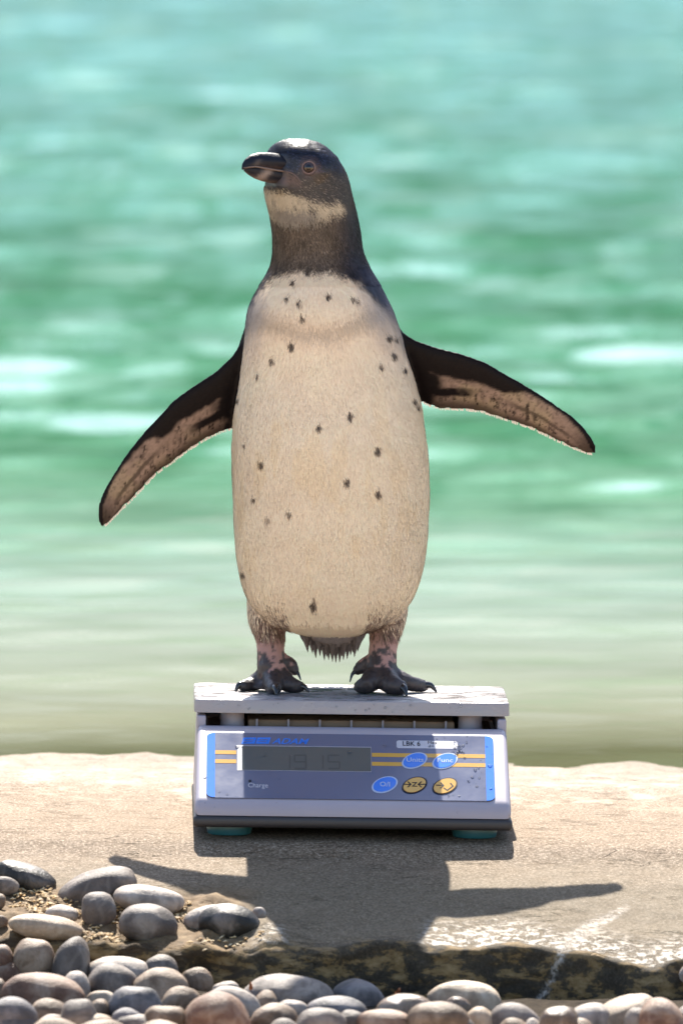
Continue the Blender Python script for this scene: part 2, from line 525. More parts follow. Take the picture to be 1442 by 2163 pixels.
# wood on the far bank: only its reflection shows
fu = np.linspace(-90, 90, 361); fh = np.linspace(0, 1, 60)
FU, FH = np.meshgrid(fu, fh)
top_h = 20 + 12 * fbm(np.stack([fu / 9, fu * 0, fu * 0], -1), 1.0, 3)
FZ = FH * top_h[None, :]
FYv = 63 + 5 * FH ** 2 + FH * 0
wp = np.stack([FU, FYv, FZ], -1)
bul = fbm(wp, .22, 4) - .5
bul2 = fbm(wp, 1.1, 3) - .5
wp[..., 1] -= bul * 9 + bul2 * 2.5
wp[..., 2] += bul2 * 1.5
fi_ = np.arange(FU.size).reshape(FU.shape)
fF = np.stack([fi_[:-1, :-1], fi_[:-1, 1:], fi_[1:, 1:], fi_[1:, :-1]], -1).reshape(-1, 4)
N = NT('far_foliage')
lf = N.noise(N.coords(), 1.6, 6, .75)
N.set(Base_Color=N.ramp(lf, [(.3, (.02, .045, .012)), (.5, (.05, .11, .03)), (.7, (.11, .18, .05))]), Roughness=.7, Normal=N.bump(lf, 1.0, .6))
wood = obj('far_wood', np_mesh('far_wood', wp.reshape(-1, 3), fF), N.m)
tag(wood, 'mass of green trees along the far bank of the pool', 'wood', None, 'stuff')

# ------------------------------------------------------------------ water
WL = -.028
wx = np.concatenate([[-60, -30, -15, -9, -6, -4.5], np.arange(-3.2, 3.2, .035), [4.5, 6, 9, 15, 30, 60]])
wy = [.3]
while wy[-1] < 60:
    wy.append(wy[-1] + max(.02, min(.06, .004 * wy[-1] + .012)))
wy = np.array(wy)
WX, WY = np.meshgrid(wx, wy)
WZ = np.zeros_like(WX)
wr = np.random.default_rng(33)
for k in range(60):
    lam = 10 ** wr.uniform(-.85, .05)
    th = wr.normal(0, .55) + math.pi / 2
    a = .0043 * lam ** .95 / 1.6
    WZ += a * np.sin(2 * np.pi / lam * (WX * math.cos(th) + WY * math.sin(th)) + wr.uniform(0, 6.28))
WZ *= smooth(.6, 6.5, WY) * .86 + .08
WZ *= np.where(np.abs(WX) > 3.3, 0, 1)
wi = np.arange(WX.size).reshape(WX.shape)
WF = np.stack([wi[:-1, :-1], wi[:-1, 1:], wi[1:, 1:], wi[1:, :-1]], -1).reshape(-1, 4)
water = obj('water', np_mesh('water', np.stack([WX, WY, WZ + WL], -1).reshape(-1, 3), WF), mat_water())
tag(water, 'rippling turquoise and green pool water', kind='structure')

# ------------------------------------------------------------------ weighing scale
scale_root = link(bpy.data.objects.new('weighing_scale', None))
scale_root.empty_display_size = .05
scale_root.location = (.0056, 0, 0)
scale_root.rotation_euler = (0, math.radians(.85), math.radians(1.0))
tag(scale_root, 'grey electronic weighing scale with blue and yellow buttons under the penguin', 'scale')
bpy.context.view_layer.update()
SM = scale_root.matrix_basis.copy()
SMI = SM.inverted()

def mat_plastic(name, col, rough, dirt=0.12):
    N = NT(name)
    co = N.coords()
    n1 = N.noise(co, 22, 5, 0.65)
    n2 = N.noise(N.coords(scale=(1, 1, .5)), 420, 3, 0.7)
    c = N.mix(n1, tuple(x * (1 - dirt) for x in col), tuple(min(1, x * (1 + dirt * .4)) for x in col))
    c = N.mix(N.math('MULTIPLY', N.ramp(n2, [(0.66, 0.0), (0.74, 1.0)]), .45), c, tuple(x * .35 for x in col))
    r = N.math('ADD', rough - .12, N.math('MULTIPLY', n1, .25))
    return N.set(Base_Color=c, Roughness=r, Normal=N.bump(n2, .06, .0004))
def mat_wet_tray():
    N = NT('wet_tray_plastic')
    co = N.coords()
    n1 = N.noise(N.coords(scale=(.5, 1, 1)), 60, 5, .65)
    n2 = N.noise(co, 330, 4, .7)
    c = N.mix(n1, (.24, .217, .22), (.39, .355, .35))
    r = N.ramp(n1, [(.40, .07), (.58, .5)])
    return N.set(Base_Color=c, Roughness=r, Normal=N.bump(N.math('ADD', n1, N.math('MULTIPLY', n2, .5)), .35, .001))

M_house = mat_plastic('lilac_grey_plastic', (.345, .308, .345), .42)
M_tray = mat_wet_tray()
M_black = mat_plastic('black_base_plastic', (.030, .026, .026), .45)
M_inner = mat_plastic('brown_inner_plastic', (.24, .155, .095), .6)  # brown, darker than the housing
M_panel = mat_plastic('slate_panel_film', (.09, .104, .172), .17, .05)
M_blue = plain('panel_blue', (.008, .15, .60), .17)
M_ltblue = plain('button_rim_pale', (.38, .44, .58), .2)
M_yellow = plain('panel_yellow', (.52, .28, .045), .17)
M_ink = plain('panel_ink', (.02, .022, .03), .7, .1)
M_ltgrey = plain('panel_pale_grey', (.42, .41, .45), .25)
M_lcd = plain('lcd_glass', (.058, .072, .078), .12, .6)
M_lcdseg = plain('lcd_segments', (.043, .052, .055), .25)
M_foot = plain('teal_rubber', (.02, .10, .12), .35)

# side profile of the housing (y, z), front is -y
HP = [(-.178, .0165), (-.178, .0215), (-.1755, .0268), (-.171, .0303), (-.0965, .0762), (-.091, .0786), (-.082, .0786), (-.080, .070), (.078, .070), (.080, .078), (.088, .078), (.092, .074), (.094, .0165)]
def housing(hw_bot=.1242, hw_top=.1222):
    bm = bmesh.new()
    L, R = [], []
    for (y, z) in HP:
        hw = hw_bot + (hw_top - hw_bot) * (z - .0165) / .062
        L.append(bm.verts.new((-hw, y, z))); R.append(bm.verts.new((hw, y, z)))
    n = len(HP)
    bm.faces.new(L); bm.faces.new(R[::-1])
    for i in range(n):
        j = (i + 1) % n
        bm.faces.new((L[i], R[i], R[j], L[j]))
    bmesh.ops.recalc_face_normals(bm, faces=bm.faces[:])
    cap_edges = [e for e in bm.edges if (abs(e.verts[0].co.x) > .1 and e.verts[0].co.x * e.verts[1].co.x > 0)]
    bmesh.ops.bevel(bm, geom=cap_edges, offset=.0062, segments=4, affect='EDGES', profile=.5, clamp_overlap=True)
    return bm
bm_obj('housing', housing(), M_house, scale_root, sharp=50)
for s in (-1, 1):
    bm_obj('side_rim', rbox(s * .1190 - .0035, s * .1190 + .0035, -.079, .088, .071, .0862, .0015), M_house, scale_root)
bm_obj('back_rim', rbox(-.1154, .1154, .0735, .0825, .0708, .0876, .0015), M_house, scale_root)
bm_obj('load_deck', rbox(-.082, .082, -.058, .058, .0714, .0820, .002), M_inner, scale_root)
bm_obj('inner_floor', rbox(-.113, .113, -.0785, .077, .0695, .0712, 0), M_inner, scale_root)
for k in range(7):
    x = -.075 + k * .025
    bm_obj('rib', rbox(x - .0008, x + .0008, -.062, -.0582, .0712, .0825, 0), M_house, scale_root)
bm_obj('base_tray', rbox(-.1252, .1252, -.1795, .0955, .0072, .0163, .003, 3), M_black, scale_root)
# platform
PZT, PZB = .099, .0885
bm = rbox(-.1250, .1250, -.0775, .0775, PZB, PZT, .0)
for v in bm.verts:
    if v.co.z > .095:
        v.co.x *= .998; v.co.y *= .992
vert_e = [e for e in bm.edges if abs(e.verts[0].co.z - e.verts[1].co.z) > .005]
bmesh.ops.bevel(bm, geom=vert_e, offset=.008, segments=5, affect='EDGES', profile=.5)
top_e = [e for e in bm.edges if e.verts[0].co.z > .0985 and e.verts[1].co.z > .0985]
bmesh.ops.bevel(bm, geom=top_e, offset=.0014, segments=3, affect='EDGES', profile=.5)
bm_obj('platform', bm, M_tray, scale_root)
def cyl(x, y, z0, z1, r0, r1, seg=32, bev=.0008):
    bm = bmesh.new()
    bmesh.ops.create_cone(bm, cap_ends=True, segments=seg, radius1=r0, radius2=r1, depth=z1 - z0, matrix=Matrix.Translation((x, y, (z0 + z1) / 2)))
    es = [e for e in bm.edges if abs(e.verts[0].co.z - e.verts[1].co.z) < 1e-6]
    bmesh.ops.bevel(bm, geom=es, offset=bev, segments=2, affect='EDGES', profile=.5)
    return bm
for sx in (-1, 1):
    for sy in (-1, 1):
        bm_obj('support_post', cyl(sx * .0945, sy * .052, .0713, .0886, .0098, .0092), M_house, scale_root)
        bm_obj('foot', cyl(sx * .0965, -.148 if sy < 0 else .068, -.0008, .0076, .0170, .0185, 28, .0015), M_foot, scale_root)

# --- control panel on the sloped front
pa = Vector((0, -.171, .0303)); pb = Vector((0, -.0965, .0762))
slope = (pb - pa).normalized(); pn = Vector((0, slope.z, -slope.y)) * -1
if pn.z < 0: pn = -pn
PN0 = pa.copy()
wN = (SM.to_3x3() @ pn).normalized(); wO = SM @ pa
def pan(u, v):
    d = Vector(ray(u, v)); o = Vector((0, -DIST, CAM_Z))
    s = (wO - o).dot(wN) / d.dot(wN)
    l = SMI @ (o + d * s)
    return (l.x, (l - PN0).dot(slope))
def pl(p, q, h=0.0):
    return PN0 + Vector((p, 0, 0)) + slope * q + pn * h
def prism(name, outline, h0, h1, material, parent, smooth_shade=False):
    """outline: list of (p,q) in the panel plane, raised from h0 to h1"""
    bm = bmesh.new()
    lo = [bm.verts.new(pl(p, q, h0)) for p, q in outline]
    hi = [bm.verts.new(pl(p, q, h1)) for p, q in outline]
    bm.faces.new(hi); bm.faces.new(lo[::-1])
    for i in range(len(lo)):
        j = (i + 1) % len(lo)
        bm.faces.new((lo[i], lo[j], hi[j], hi[i]))
    return bm_obj(name, bm, material, parent, smooth_shade)
def rrect(p0, q0, p1, q1, r, n=6, corners=(1, 1, 1, 1)):
    out = []
    for ci, (cx, cy, a0) in enumerate(((p1 - r, q1 - r, 0), (p0 + r, q1 - r, 90), (p0 + r, q0 + r, 180), (p1 - r, q0 + r, 270))):
        if corners[ci]:
            for k in range(n + 1):
                a = math.radians(a0 + 90 * k / n)
                out.append((cx + r * math.cos(a), cy + r * math.sin(a)))
        else:
            out.append(((p1, p0, p0, p1)[ci], (q1, q1, q0, q0)[ci]))
    return out
q_top = pan(740, 1553)[1]; q_bot = pan(740, 1690)[1]
p_l = pan(436, 1620)[0]; p_r = pan(1043, 1620)[0]
panel = prism('control_panel', rrect(p_l, q_bot, p_r, q_top, .006), .0002, .0009, M_panel, scale_root)
wd = .0068
H1 = .0009
prism('blue_stripe', rrect(p_l + .0003, q_bot + .0003, p_l + wd, q_top - .0003, .0055, corners=(0, 1, 1, 0)), H1 - .0002, H1 + .0002, M_blue, panel)
prism('blue_stripe', rrect(p_r - wd, q_bot + .0003, p_r - .0003, q_top - .0003, .0055, corners=(1, 0, 0, 1)), H1 - .0002, H1 + .0002, M_blue, panel)
def rect_px(u0, v0, u1, v1):
    """v measured at the panel centre line; the roll of the scale is left to the scale"""
    a = pan(u0, 0 + v0 + (736 - u0) * .0 ); b = pan(u1, v1)
    return a, b
def boxpx(name, u0, v0, u1, v1, h, material, r=.0, parent=None):
    um = (u0 + u1) / 2
    p0, p1 = pan(u0, (v0 + v1) / 2)[0], pan(u1, (v0 + v1) / 2)[0]
    qt, qb = pan(um, v0)[1], pan(um, v1)[1]
    ol = rrect(p0, qb, p1, qt, r) if r else [(p0, qb), (p1, qb), (p1, qt), (p0, qt)]
    return prism(name, ol, H1 - .0002, H1 + h, material, parent or panel), (p0, qb, p1, qt)
boxpx('yellow_line', 454, 1587, 499, 1595, .00015, M_yellow)
boxpx('yellow_line', 454, 1606, 499, 1614, .00015, M_yellow)
boxpx('yellow_line', 785, 1594, 1026, 1602, .00015, M_yellow)
boxpx('yellow_line', 785, 1613, 1026, 1621, .00015, M_yellow)
boxpx('display_border', 501, 1578, 784, 1631, .00016, plain('display_frame', (.24, .24, .28), .3))
disp, db = boxpx('display_window', 511, 1580, 783, 1630, .0003, M_lcd)
boxpx('model_plate', 837, 1567, 966, 1583, .00015, M_ltgrey, .0022)
def ellipse_px(name, uc, vc, ru, rv, tilt, h, material):
    p, q = pan(uc, vc)
    a = pan(uc + ru, vc)[0] - p
    b = pan(uc, vc - rv)[1] - q
    ol = []
    for k in range(40):
        th = 2 * math.pi * k / 40
        e, f = a * math.cos(th), b * math.sin(th)
        ol.append((p + e, q + f + e * tilt))
    return prism(name, ol, H1 - .0002, H1 + h, material, panel)
btn = [(875, 1609, 27, 16, .38, M_ltblue, M_blue), (939, 1610, 27, 16, .38, M_ltblue, M_blue), (812, 1660, 27.5, 16.5, .38, M_ltblue, M_blue),
       (875, 1661, 27, 17, .38, M_ink, M_yellow), (939, 1663, 27, 17, .38, M_ink, M_yellow)]
for (u, v, ru, rv, ti, rim, face_) in btn:
    ellipse_px('button_rim', u, v, ru, rv, ti, .0004, rim)
    ellipse_px('button', u, v, ru * .88, rv * .87, ti, .0007, face_)

def text_on(name, body, u0, v0, u1, v1, h, material, shear=0.0, bold=.0):
    cu = bpy.data.curves.new(name, 'FONT')
    cu.body = body; cu.shear = shear; cu.offset = bold; cu.resolution_u = 3
    to = bpy.data.objects.new(name, cu); sc.collection.objects.link(to)
    bpy.context.view_layer.update()
    dg = bpy.context.evaluated_depsgraph_get()
    me = bpy.data.meshes.new_from_object(to.evaluated_get(dg))
    bpy.data.objects.remove(to); bpy.data.curves.remove(cu)
    co = np.empty(len(me.vertices) * 3, np.float32); me.vertices.foreach_get('co', co); co = co.reshape(-1, 3)
    lo, hi = co.min(0), co.max(0)
    um = (u0 + u1) / 2; vm = (v0 + v1) / 2
    p0, p1 = pan(u0, vm)[0], pan(u1, vm)[0]; qt, qb = pan(um, v0)[1], pan(um, v1)[1]
    px_ = p0 + (co[:, 0] - lo[0]) / (hi[0] - lo[0]) * (p1 - p0)
    qx_ = qb + (co[:, 1] - lo[1]) / (hi[1] - lo[1]) * (qt - qb)
    out = np.array([pl(a, b, H1 + h) for a, b in zip(px_, qx_)], np.float32)
    me.vertices.foreach_set('co', out.ravel()); me.update()
    me.materials.clear()
    return obj(name, me, material, panel)
text_on('lettering', 'ADAM', 574, 1562, 653, 1574, .00025, M_blue, .35, .012)
text_on('lettering', 'LBK 6', 850, 1568, 887, 1578, .00035, M_ink, 0, .01)
text_on('lettering', 'Max', 903, 1568, 923, 1574, .00035, M_ink)
text_on('lettering', 'd=', 904, 1576, 916, 1581, .00035, M_ink)
text_on('lettering', 'Charge', 524, 1656, 566, 1669, .00025, M_ltgrey, 0, .004)
text_on('lettering', 'Units', 858, 1604, 894, 1613, .0009, M_ltblue, 0, .01)
text_on('lettering', 'Func', 923, 1605, 956, 1614, .0009, M_ltblue, 0, .01)
text_on('lettering', 'O/I', 802, 1655, 823, 1665, .0009, M_ltblue, 0, .01)
text_on('lettering', 'Z', 869, 1656, 881, 1665, .0009, M_ink, 0, .01)
def strip_px(name, pts, wpx, h, material):
    Vs = []
    pq = [pan(u, v) for u, v in pts]
    bm = bmesh.new()
    w = wpx * .3765e-3 / 2
    for (a, b) in zip(pq[:-1], pq[1:]):
        d = Vector((b[0] - a[0], b[1] - a[1])); d.normalize(); n = Vector((-d.y, d.x)) * w * (1.0 + .5 * abs(d.x)); d = d * w
        lo = []
        for (x, s, e) in ((a, 1, -1), (b, 1, 1), (b, -1, 1), (a, -1, -1)):
            lo.append(bm.verts.new(pl(x[0] + n.x * s + d.x * e, x[1] + n.y * s + d.y * e, h)))
        bm.faces.new(lo)
        h += .00003
    return bm_obj(name, bm, material, panel, False)
strip_px('arrow', [(853, 1660), (867, 1660.5)], 2.2, H1 + .0008, M_ink)
strip_px('arrow', [(861, 1655), (867, 1660.5), (861, 1666)], 2.0, H1 + .0009, M_ink)
strip_px('arrow', [(897, 1660), (883, 1660.5)], 2.2, H1 + .0008, M_ink)
strip_px('arrow', [(889, 1655), (883, 1660.5), (889, 1666)], 2.0, H1 + .0009, M_ink)
strip_px('arrow', [(921, 1662), (936, 1662.5)], 2.2, H1 + .0008, M_ink)
strip_px('arrow', [(930, 1657), (936, 1662.5), (930, 1668)], 2.0, H1 + .0009, M_ink)
strip_px('bracket', [(937, 1668), (944, 1673), (956, 1664), (951, 1658)], 2.2, H1 + .0008, M_ink)
# logo bars: two slanted blocks with a pale bar through each
for u0 in (511, 541):
    a, b, c, d = pan(u0 + 3, 1560), pan(u0 + 31, 1560), pan(u0 + 27, 1573), pan(u0 - 1, 1573)
    prism('logo_block', [d, c, b, a], H1 - .0002, H1 + .0002, M_blue, panel)
    strip_px('logo_bar', [(u0 + 8, 1565), (u0 + 24, 1565)], 1.6, H1 + .0003, M_panel)
    strip_px('logo_bar', [(u0 + 5, 1569), (u0 + 21, 1569)], 1.3, H1 + .0003, M_panel)
# charge lamp
ellipse_px('charge_lamp', 528, 1652, 3, 2.6, 0, .0004, M_ink)
# faint liquid crystal digits
SEG = {'1': 'bc', '9': 'abcdfg', '5': 'acdfg'}
def digit(ch, u0):
    W, T0, M0, B0 = 24, 1598, 1612, 1626
    seg = {'a': [(u0 + 2, T0), (u0 + W - 2, T0)], 'b': [(u0 + W, T0 + 1), (u0 + W, M0 - 1)], 'c': [(u0 + W, M0 + 1), (u0 + W, B0 - 1)],
           'd': [(u0 + 2, B0), (u0 + W - 2, B0)], 'e': [(u0, M0 + 1), (u0, B0 - 1)], 'f': [(u0, T0 + 1), (u0, M0 - 1)], 'g': [(u0 + 2, M0), (u0 + W - 2, M0)]}
    for s in SEG[ch]:
        strip_px('display_segment', seg[s], 3.2, H1 + .00045, M_lcdseg)
for ch, u0 in zip('1915', (588, 622, 658, 693)):
    digit(ch, u0)

# water drops on the scale
def drops():
    bmD = bmesh.new()
    rr = random.Random(4)
    def drop(c, n, r, fl):
        q = n.to_track_quat('Z', 'Y').to_matrix().to_4x4()
        m = Matrix.Translation(c) @ q @ Matrix.Diagonal((r * rr.uniform(.8, 1.3), r * rr.uniform(.8, 1.2), r * fl, 1))
        bmesh.ops.create_icosphere(bmD, subdivisions=2, radius=1, matrix=m)
    for k in range(70):
        right = rr.random() < .62
        p = rr.uniform(.045, .118) if right else rr.uniform(-.118, -.03)
        q = rr.uniform(.002, .083)
        r = min(.0013, .00035 + abs(rr.gauss(0, .00035)))
        drop(pl(p, q, H1 if (p_l < p < p_r and q_bot < q < q_top) else 0), pn, r, .6)
    for k in range(46):        # the cluster by the model plate
        u, v = 966 + rr.gauss(0, 7), 1588 + rr.gauss(0, 8)
        p, q = pan(u, v); drop(pl(p, q, H1), pn, rr.uniform(.0004, .0011), .7)
    for u, v, r in ((738, 1592, .0022), (501, 1580, .0012), (1003, 1628, .0014), (1010, 1624, .0010), (1034, 1620, .0015), (812, 1578, .0012), (560, 1600, .0012)):
        p, q = pan(u, v); drop(pl(p, q, H1 + .0002), pn, r, .6)
    for k in range(90):
        x, y = rr.uniform(-.12, .12), rr.uniform(-.074, .074)
        drop(Vector((x, y, PZT)), Vector((0, 0, 1)), rr.uniform(.0005, .0016), .45)
    for k in range(16):
        drop(Vector((rr.uniform(-.12, .12), -.0778, rr.uniform(.090, .097))), Vector((0, -1, 0)), rr.uniform(.0004, .001), .6)
    return bmD
N = NT('clear_water_drop')
gl = N.n('BsdfGlossy'); gl.inputs['Roughness'].default_value = .03
tp = N.n('BsdfTransparent'); fr = N.n('Fresnel', i_IOR=1.5); mx = N.n('MixShader')
N.l(fr.outputs[0], mx.inputs[0]); N.l(tp.outputs[0], mx.inputs[1]); N.l(gl.outputs[0], mx.inputs[2]); N.l(mx.outputs[0], N.out.inputs[0])
M_drop = N.m
dr = bm_obj('water_drops', drops(), M_drop, scale_root, True, 180)
dr['kind'] = 'stuff'

# ------------------------------------------------------------------ penguin
pen_base = P(700, 1468, 0.0)
pen_base = np.array([pen_base[0], 0.0, float((SM @ Vector((0, 0, PZT))).z)])
penguin = link(bpy.data.objects.new('penguin', None))
penguin.empty_display_size = .05
penguin.location = pen_base
tag(penguin, 'spotted white-bellied penguin standing on the scale with both flippers spread', 'penguin')
def plat_pt(u, v, lift=0.0):
    """the point of the platform's top seen at a pixel"""
    d = Vector(ray(u, v)); o = Vector((0, -DIST, CAM_Z))
    n = (SM.to_3x3() @ Vector((0, 0, 1))).normalized(); c = SM @ Vector((0, 0, PZT + lift))
    s = (c - o).dot(n) / d.dot(n)
    return np.array(o + d * s)
def plat_z(x, y):
    n = (SM.to_3x3() @ Vector((0, 0, 1))).normalized(); c = SM @ Vector((0, 0, PZT))
    return c.z - (n.x * (x - c.x) + n.y * (y - c.y)) / n.z

#        v    uL   uR    Yc     front  back
BODY = [(1338, 655, 745, .016, .026, .030), (1333, 622, 775, .016, .044, .045), (1322, 590, 802, .015, .056, .055), (1305, 560, 832, .013, .066, .062), (1285, 538, 855, .012, .072, .066),
        (1262, 523, 872, .011, .0755, .069), (1225, 509, 887, .010, .079, .070), (1180, 500, 896, .010, .082, .071), (1120, 496, 903, .010, .085, .071),
        (1040, 493, 906, .010, .086, .071), (980, 491, 904, .010, .0855, .070), (930, 490, 900, .010, .084, .069), (880, 493, 893, .011, .081, .068),
        (850, 497, 888, .012, .079, .067), (790, 508, 871, .013, .075, .064), (745, 514, 856, .014, .073, .061), (703, 517, 846, .015, .072, .058),
        (672, 520, 835, .015, .072, .055), (644, 527, 823, .015, .070, .053), (614, 543, 808, .014, .064, .050), (583, 563, 789, .012, .055, .046),
        (558, 575, 774, .010, .047, .043), (528, 578, 762, .008, .041, .040), (489, 577, 757, .006, .038, .037), (459, 572, 751, .004, .0365, .0345),
        (436, 566, 748, .003, .0355, .033), (414, 560, 743, .002, .034, .032), (389, 558, 737, .001, .032, .031), (365, 562, 729, .000, .031, .030),
        (350, 565, 721, .0, .0305, .0295), (335, 568, 711, .0, .029, .028), (322, 567, 700, .0, .0275, .027), (311, 576, 687, .0, .0235, .0235), (303, 588, 670, .0, .0180, .0180), (297.5, 603, 648, .0, .0105, .0105)]
BD = np.array(BODY, float)[::-1]
vv = np.concatenate([np.linspace(297.5, 330, 26, endpoint=False), np.linspace(330, 1300, 150, endpoint=False), np.linspace(1300, 1338, 22)])
cols = [np.interp(vv, BD[:, 0], BD[:, k]) for k in range(1, 6)]
kk = np.hanning(9); kk /= kk.sum()
cols = [np.where((vv > 312) & (vv < 1320), np.convolve(np.pad(c, 4, mode='edge'), kk, mode='valid'), c) for c in cols]
rings = []
TH = np.linspace(0, 2 * np.pi, 96, endpoint=False)
for i, v in enumerate(vv):
    uL, uR, yc, fr, bk = [c[i] for c in cols]
    a = P(uL, v, yc); b = P(uR, v, yc)
    cx, hw = (a[0] + b[0]) / 2, (b[0] - a[0]) / 2
    e = 2.15
    cs, sn = np.cos(TH), np.sin(TH)
    x = cx + hw * np.sign(cs) * np.abs(cs) ** (2 / e)
    yy = np.sign(sn) * np.abs(sn) ** (2 / e)
    y = yc + np.where(yy < 0, fr, bk) * yy
    rings.append(np.stack([x, y, np.full_like(x, a[2])], -1))
soup = Soup().add(loft(rings))
# cheek, brow and beak root of the head turned to its right
soup.add(tube([P(655, 362, -.012), P(616, 359, -.017)], [.021, .0125], 20))
soup.add(tube([P(640, 342, -.012), P(602, 338, -.011)], [.0160, .0100], 16))
soup.add(tube([P(665, 392, -.010), P(608, 392, -.014)], [.021, .0150], 16))

# flippers -----------------------------------------------------------------
LE_L = [(540, 690), (517, 703), (509, 723), (490, 752), (455, 785), (405, 817), (362, 849), (340, 875), (300, 917), (270, 955), (240, 1000), (218, 1039), (206.5, 1072), (206, 1097), (213, 1112)]
TE_L = [(545, 880), (515, 897), (490, 906), (462, 915), (430, 930), (392, 955), (367, 975), (330, 1000), (287, 1047), (255, 1079), (232, 1103), (219, 1114)]
LE_R = [(815, 680), (842, 690), (853, 704), (877, 718), (916, 732), (964, 744), (999, 755), (1027, 766), (1059, 785), (1091, 803), (1126, 823.5), (1164.5, 849), (1203, 875), (1231, 900), (1250, 926), (1259, 946), (1258, 957)]
TE_R = [(850, 815), (872, 832), (888, 846), (903, 856), (929, 864), (979, 865), (1018, 870), (1043, 879), (1075, 889), (1123, 905), (1171, 929), (1215, 949.5), (1240, 958.5), (1254, 961)]
def resample(pts, n):
    p = np.array(pts, float)
    d = np.concatenate([[0], np.cumsum(np.hypot(*np.diff(p, axis=0).T))]); d /= d[-1]
    s = np.linspace(0, 1, n)
    return np.stack([np.interp(s, d, p[:, 0]), np.interp(s, d, p[:, 1])], -1)
FLIP = []   # nodes for colouring: position, span, chord, side
def flipper(LE, TE, y0, y1):
    n, m = 64, 28
    a, b = resample(LE, n), resample(TE, n)
    rings = []
    for i in range(n):
        s = i / (n - 1)
        yl = y0 + (y1 - y0) * s
        A, B = P(a[i, 0], a[i, 1], yl), P(b[i, 0], b[i, 1], yl + .012 * (1 - .5 * s))
        ch = B - A
        nrm = np.cross(ch, np.array([0, 1.0, 0])); nrm = np.cross(nrm, ch); nrm /= np.linalg.norm(nrm)
        if nrm[1] > 0: nrm = -nrm                       # towards the camera
        th0 = .0105 * (1 - s) ** .7 + .0042
        if s > .93: th0 *= max(.35, 1 - (s - .93) / .1)
        ring = []
        for j in range(m):
            ang = 2 * math.pi * j / m
            c = .5 - .5 * math.cos(ang)
            prof = (c ** .55) * (1 - c) ** .75 * 1.55 + .10 * math.sin(math.pi * c) ** .3
            sg = 1 if math.sin(ang) > 0 else -1
            p = A + ch * c + nrm * sg * th0 * .5 * prof
            ring.append(p)
        rings.append(ring)
    for i in range(260):
        s = i / 259
        A = np.array([np.interp(s * (n - 1), range(n), a[:, k]) for k in (0, 1)]); B = np.array([np.interp(s * (n - 1), range(n), b[:, k]) for k in (0, 1)])
        yl = y0 + (y1 - y0) * s
        pa_, pb_ = P(*A, yl), P(*B, yl + .012 * (1 - .5 * s))
        for c in np.linspace(0, 1, 70): FLIP.append((pa_ + (pb_ - pa_) * c, s, c, 0))
    return loft(rings)
soup.add(flipper(LE_L, TE_L, .016, .006))
soup.add(flipper(LE_R, TE_R, .016, .004))
# shoulders that run into the flippers
soup.add(tube([P(560, 730, .020), P(508, 790, .024), P(470, 830, .024)], [.022, .010, .004], 16, .5, (0, 1, 0)))
soup.add(tube([P(800, 735, .020), P(855, 765, .024), P(890, 780, .024)], [.022, .011, .004], 16, .5, (0, 1, 0)))

# legs and feet ----------------------------------------------------------
px = .3765e-3
CLAWS = []
def leg(sg, top, ank):
    soup.add(tube([P(*top[0], .020), P(*top[1], .014), P(*top[2], .010), P(*ank[0], .008), P(*ank[1], .005)],
                  [.022, .0165, .0118, .0112, .0122], 20, 1.1, (0, 1, 0)))
leg(-1, [(577, 1265), (568, 1305), (571, 1345)], [(572, 1385), (574, 1412)])
leg(1, [(808, 1265), (813, 1305), (811, 1345)], [(808, 1385), (806, 1412)])
def toe(base, knuckle, tip, r0, r1, claw, rc=.0034):
    """base: (u,v,Y), knuckle and tip as points; claw: list of points after the tip"""
    soup.add(tube([base, knuckle, tip], [r0, (r0 + r1) / 2 * 1.08, r1], 14, .95))
    CLAWS.append(([tip + (knuckle - tip) * .12] + claw, rc))
def gp(u, v, r):       # centre of a toe of radius r resting where the pixel shows the platform
    p = plat_pt(u, v); p[2] += r
    return p
# left foot (image left)
b0 = P(576, 1425, .002)
t = gp(580, 1468, .0052); toe(b0, P(578, 1447, -.016), t, .0092, .0056, [t + np.array([.001, -.006, .0005]), t + np.array([.0015, -.0105, -.0038])], .0042)
t = gp(632, 1463, .0048); toe(P(586, 1424, .002), P(612, 1446, -.008), t, .0088, .0050, [t + np.array([.004, -.003, .0]), t + np.array([.0075, -.005, -.0036])], .0038)
t = gp(514, 1461, .0046); toe(P(563, 1424, .006), P(535, 1444, .010), t, .0080, .0052, [t + np.array([-.0035, -.002, .0008]), t + np.array([-.0062, -.004, -.0040])], .0040)
h = P(612, 1405, .012); soup.add(tube([P(590, 1395, .010), h, P(622, 1418, .010)], [.0072, .0062, .0040], 12))
CLAWS.append(([P(621, 1415, .010), P(629, 1422, .008), P(635, 1436, .006)], .0023))
# right foot
b0 = P(806, 1425, .002)
t = gp(845, 1469, .0062); toe(b0, P(828, 1446, -.016), t, .0100, .0066, [t + np.array([.003, -.006, .0]), t + np.array([.005, -.0105, -.0050])], .0050)
t = gp(760, 1464, .0052); toe(P(795, 1424, .002), P(775, 1446, -.010), t, .0092, .0058, [t + np.array([.003, -.006, .0012]), t + np.array([.0050, -.0105, -.0040])], .0042)
t = gp(893, 1462, .0050); toe(P(820, 1424, .006), P(858, 1441, .004), t, .0082, .0052, [t + np.array([.006, -.002, .0006]), t + np.array([.0105, -.003, -.0044])], .0040)
h = P(770, 1406, .012); soup.add(tube([P(790, 1398, .010), h, P(754, 1416, .010)], [.0072, .0066, .0042], 12))
CLAWS.append(([P(754, 1416, .010), P(744, 1424, .008), P(739, 1440, .006)], .0023))
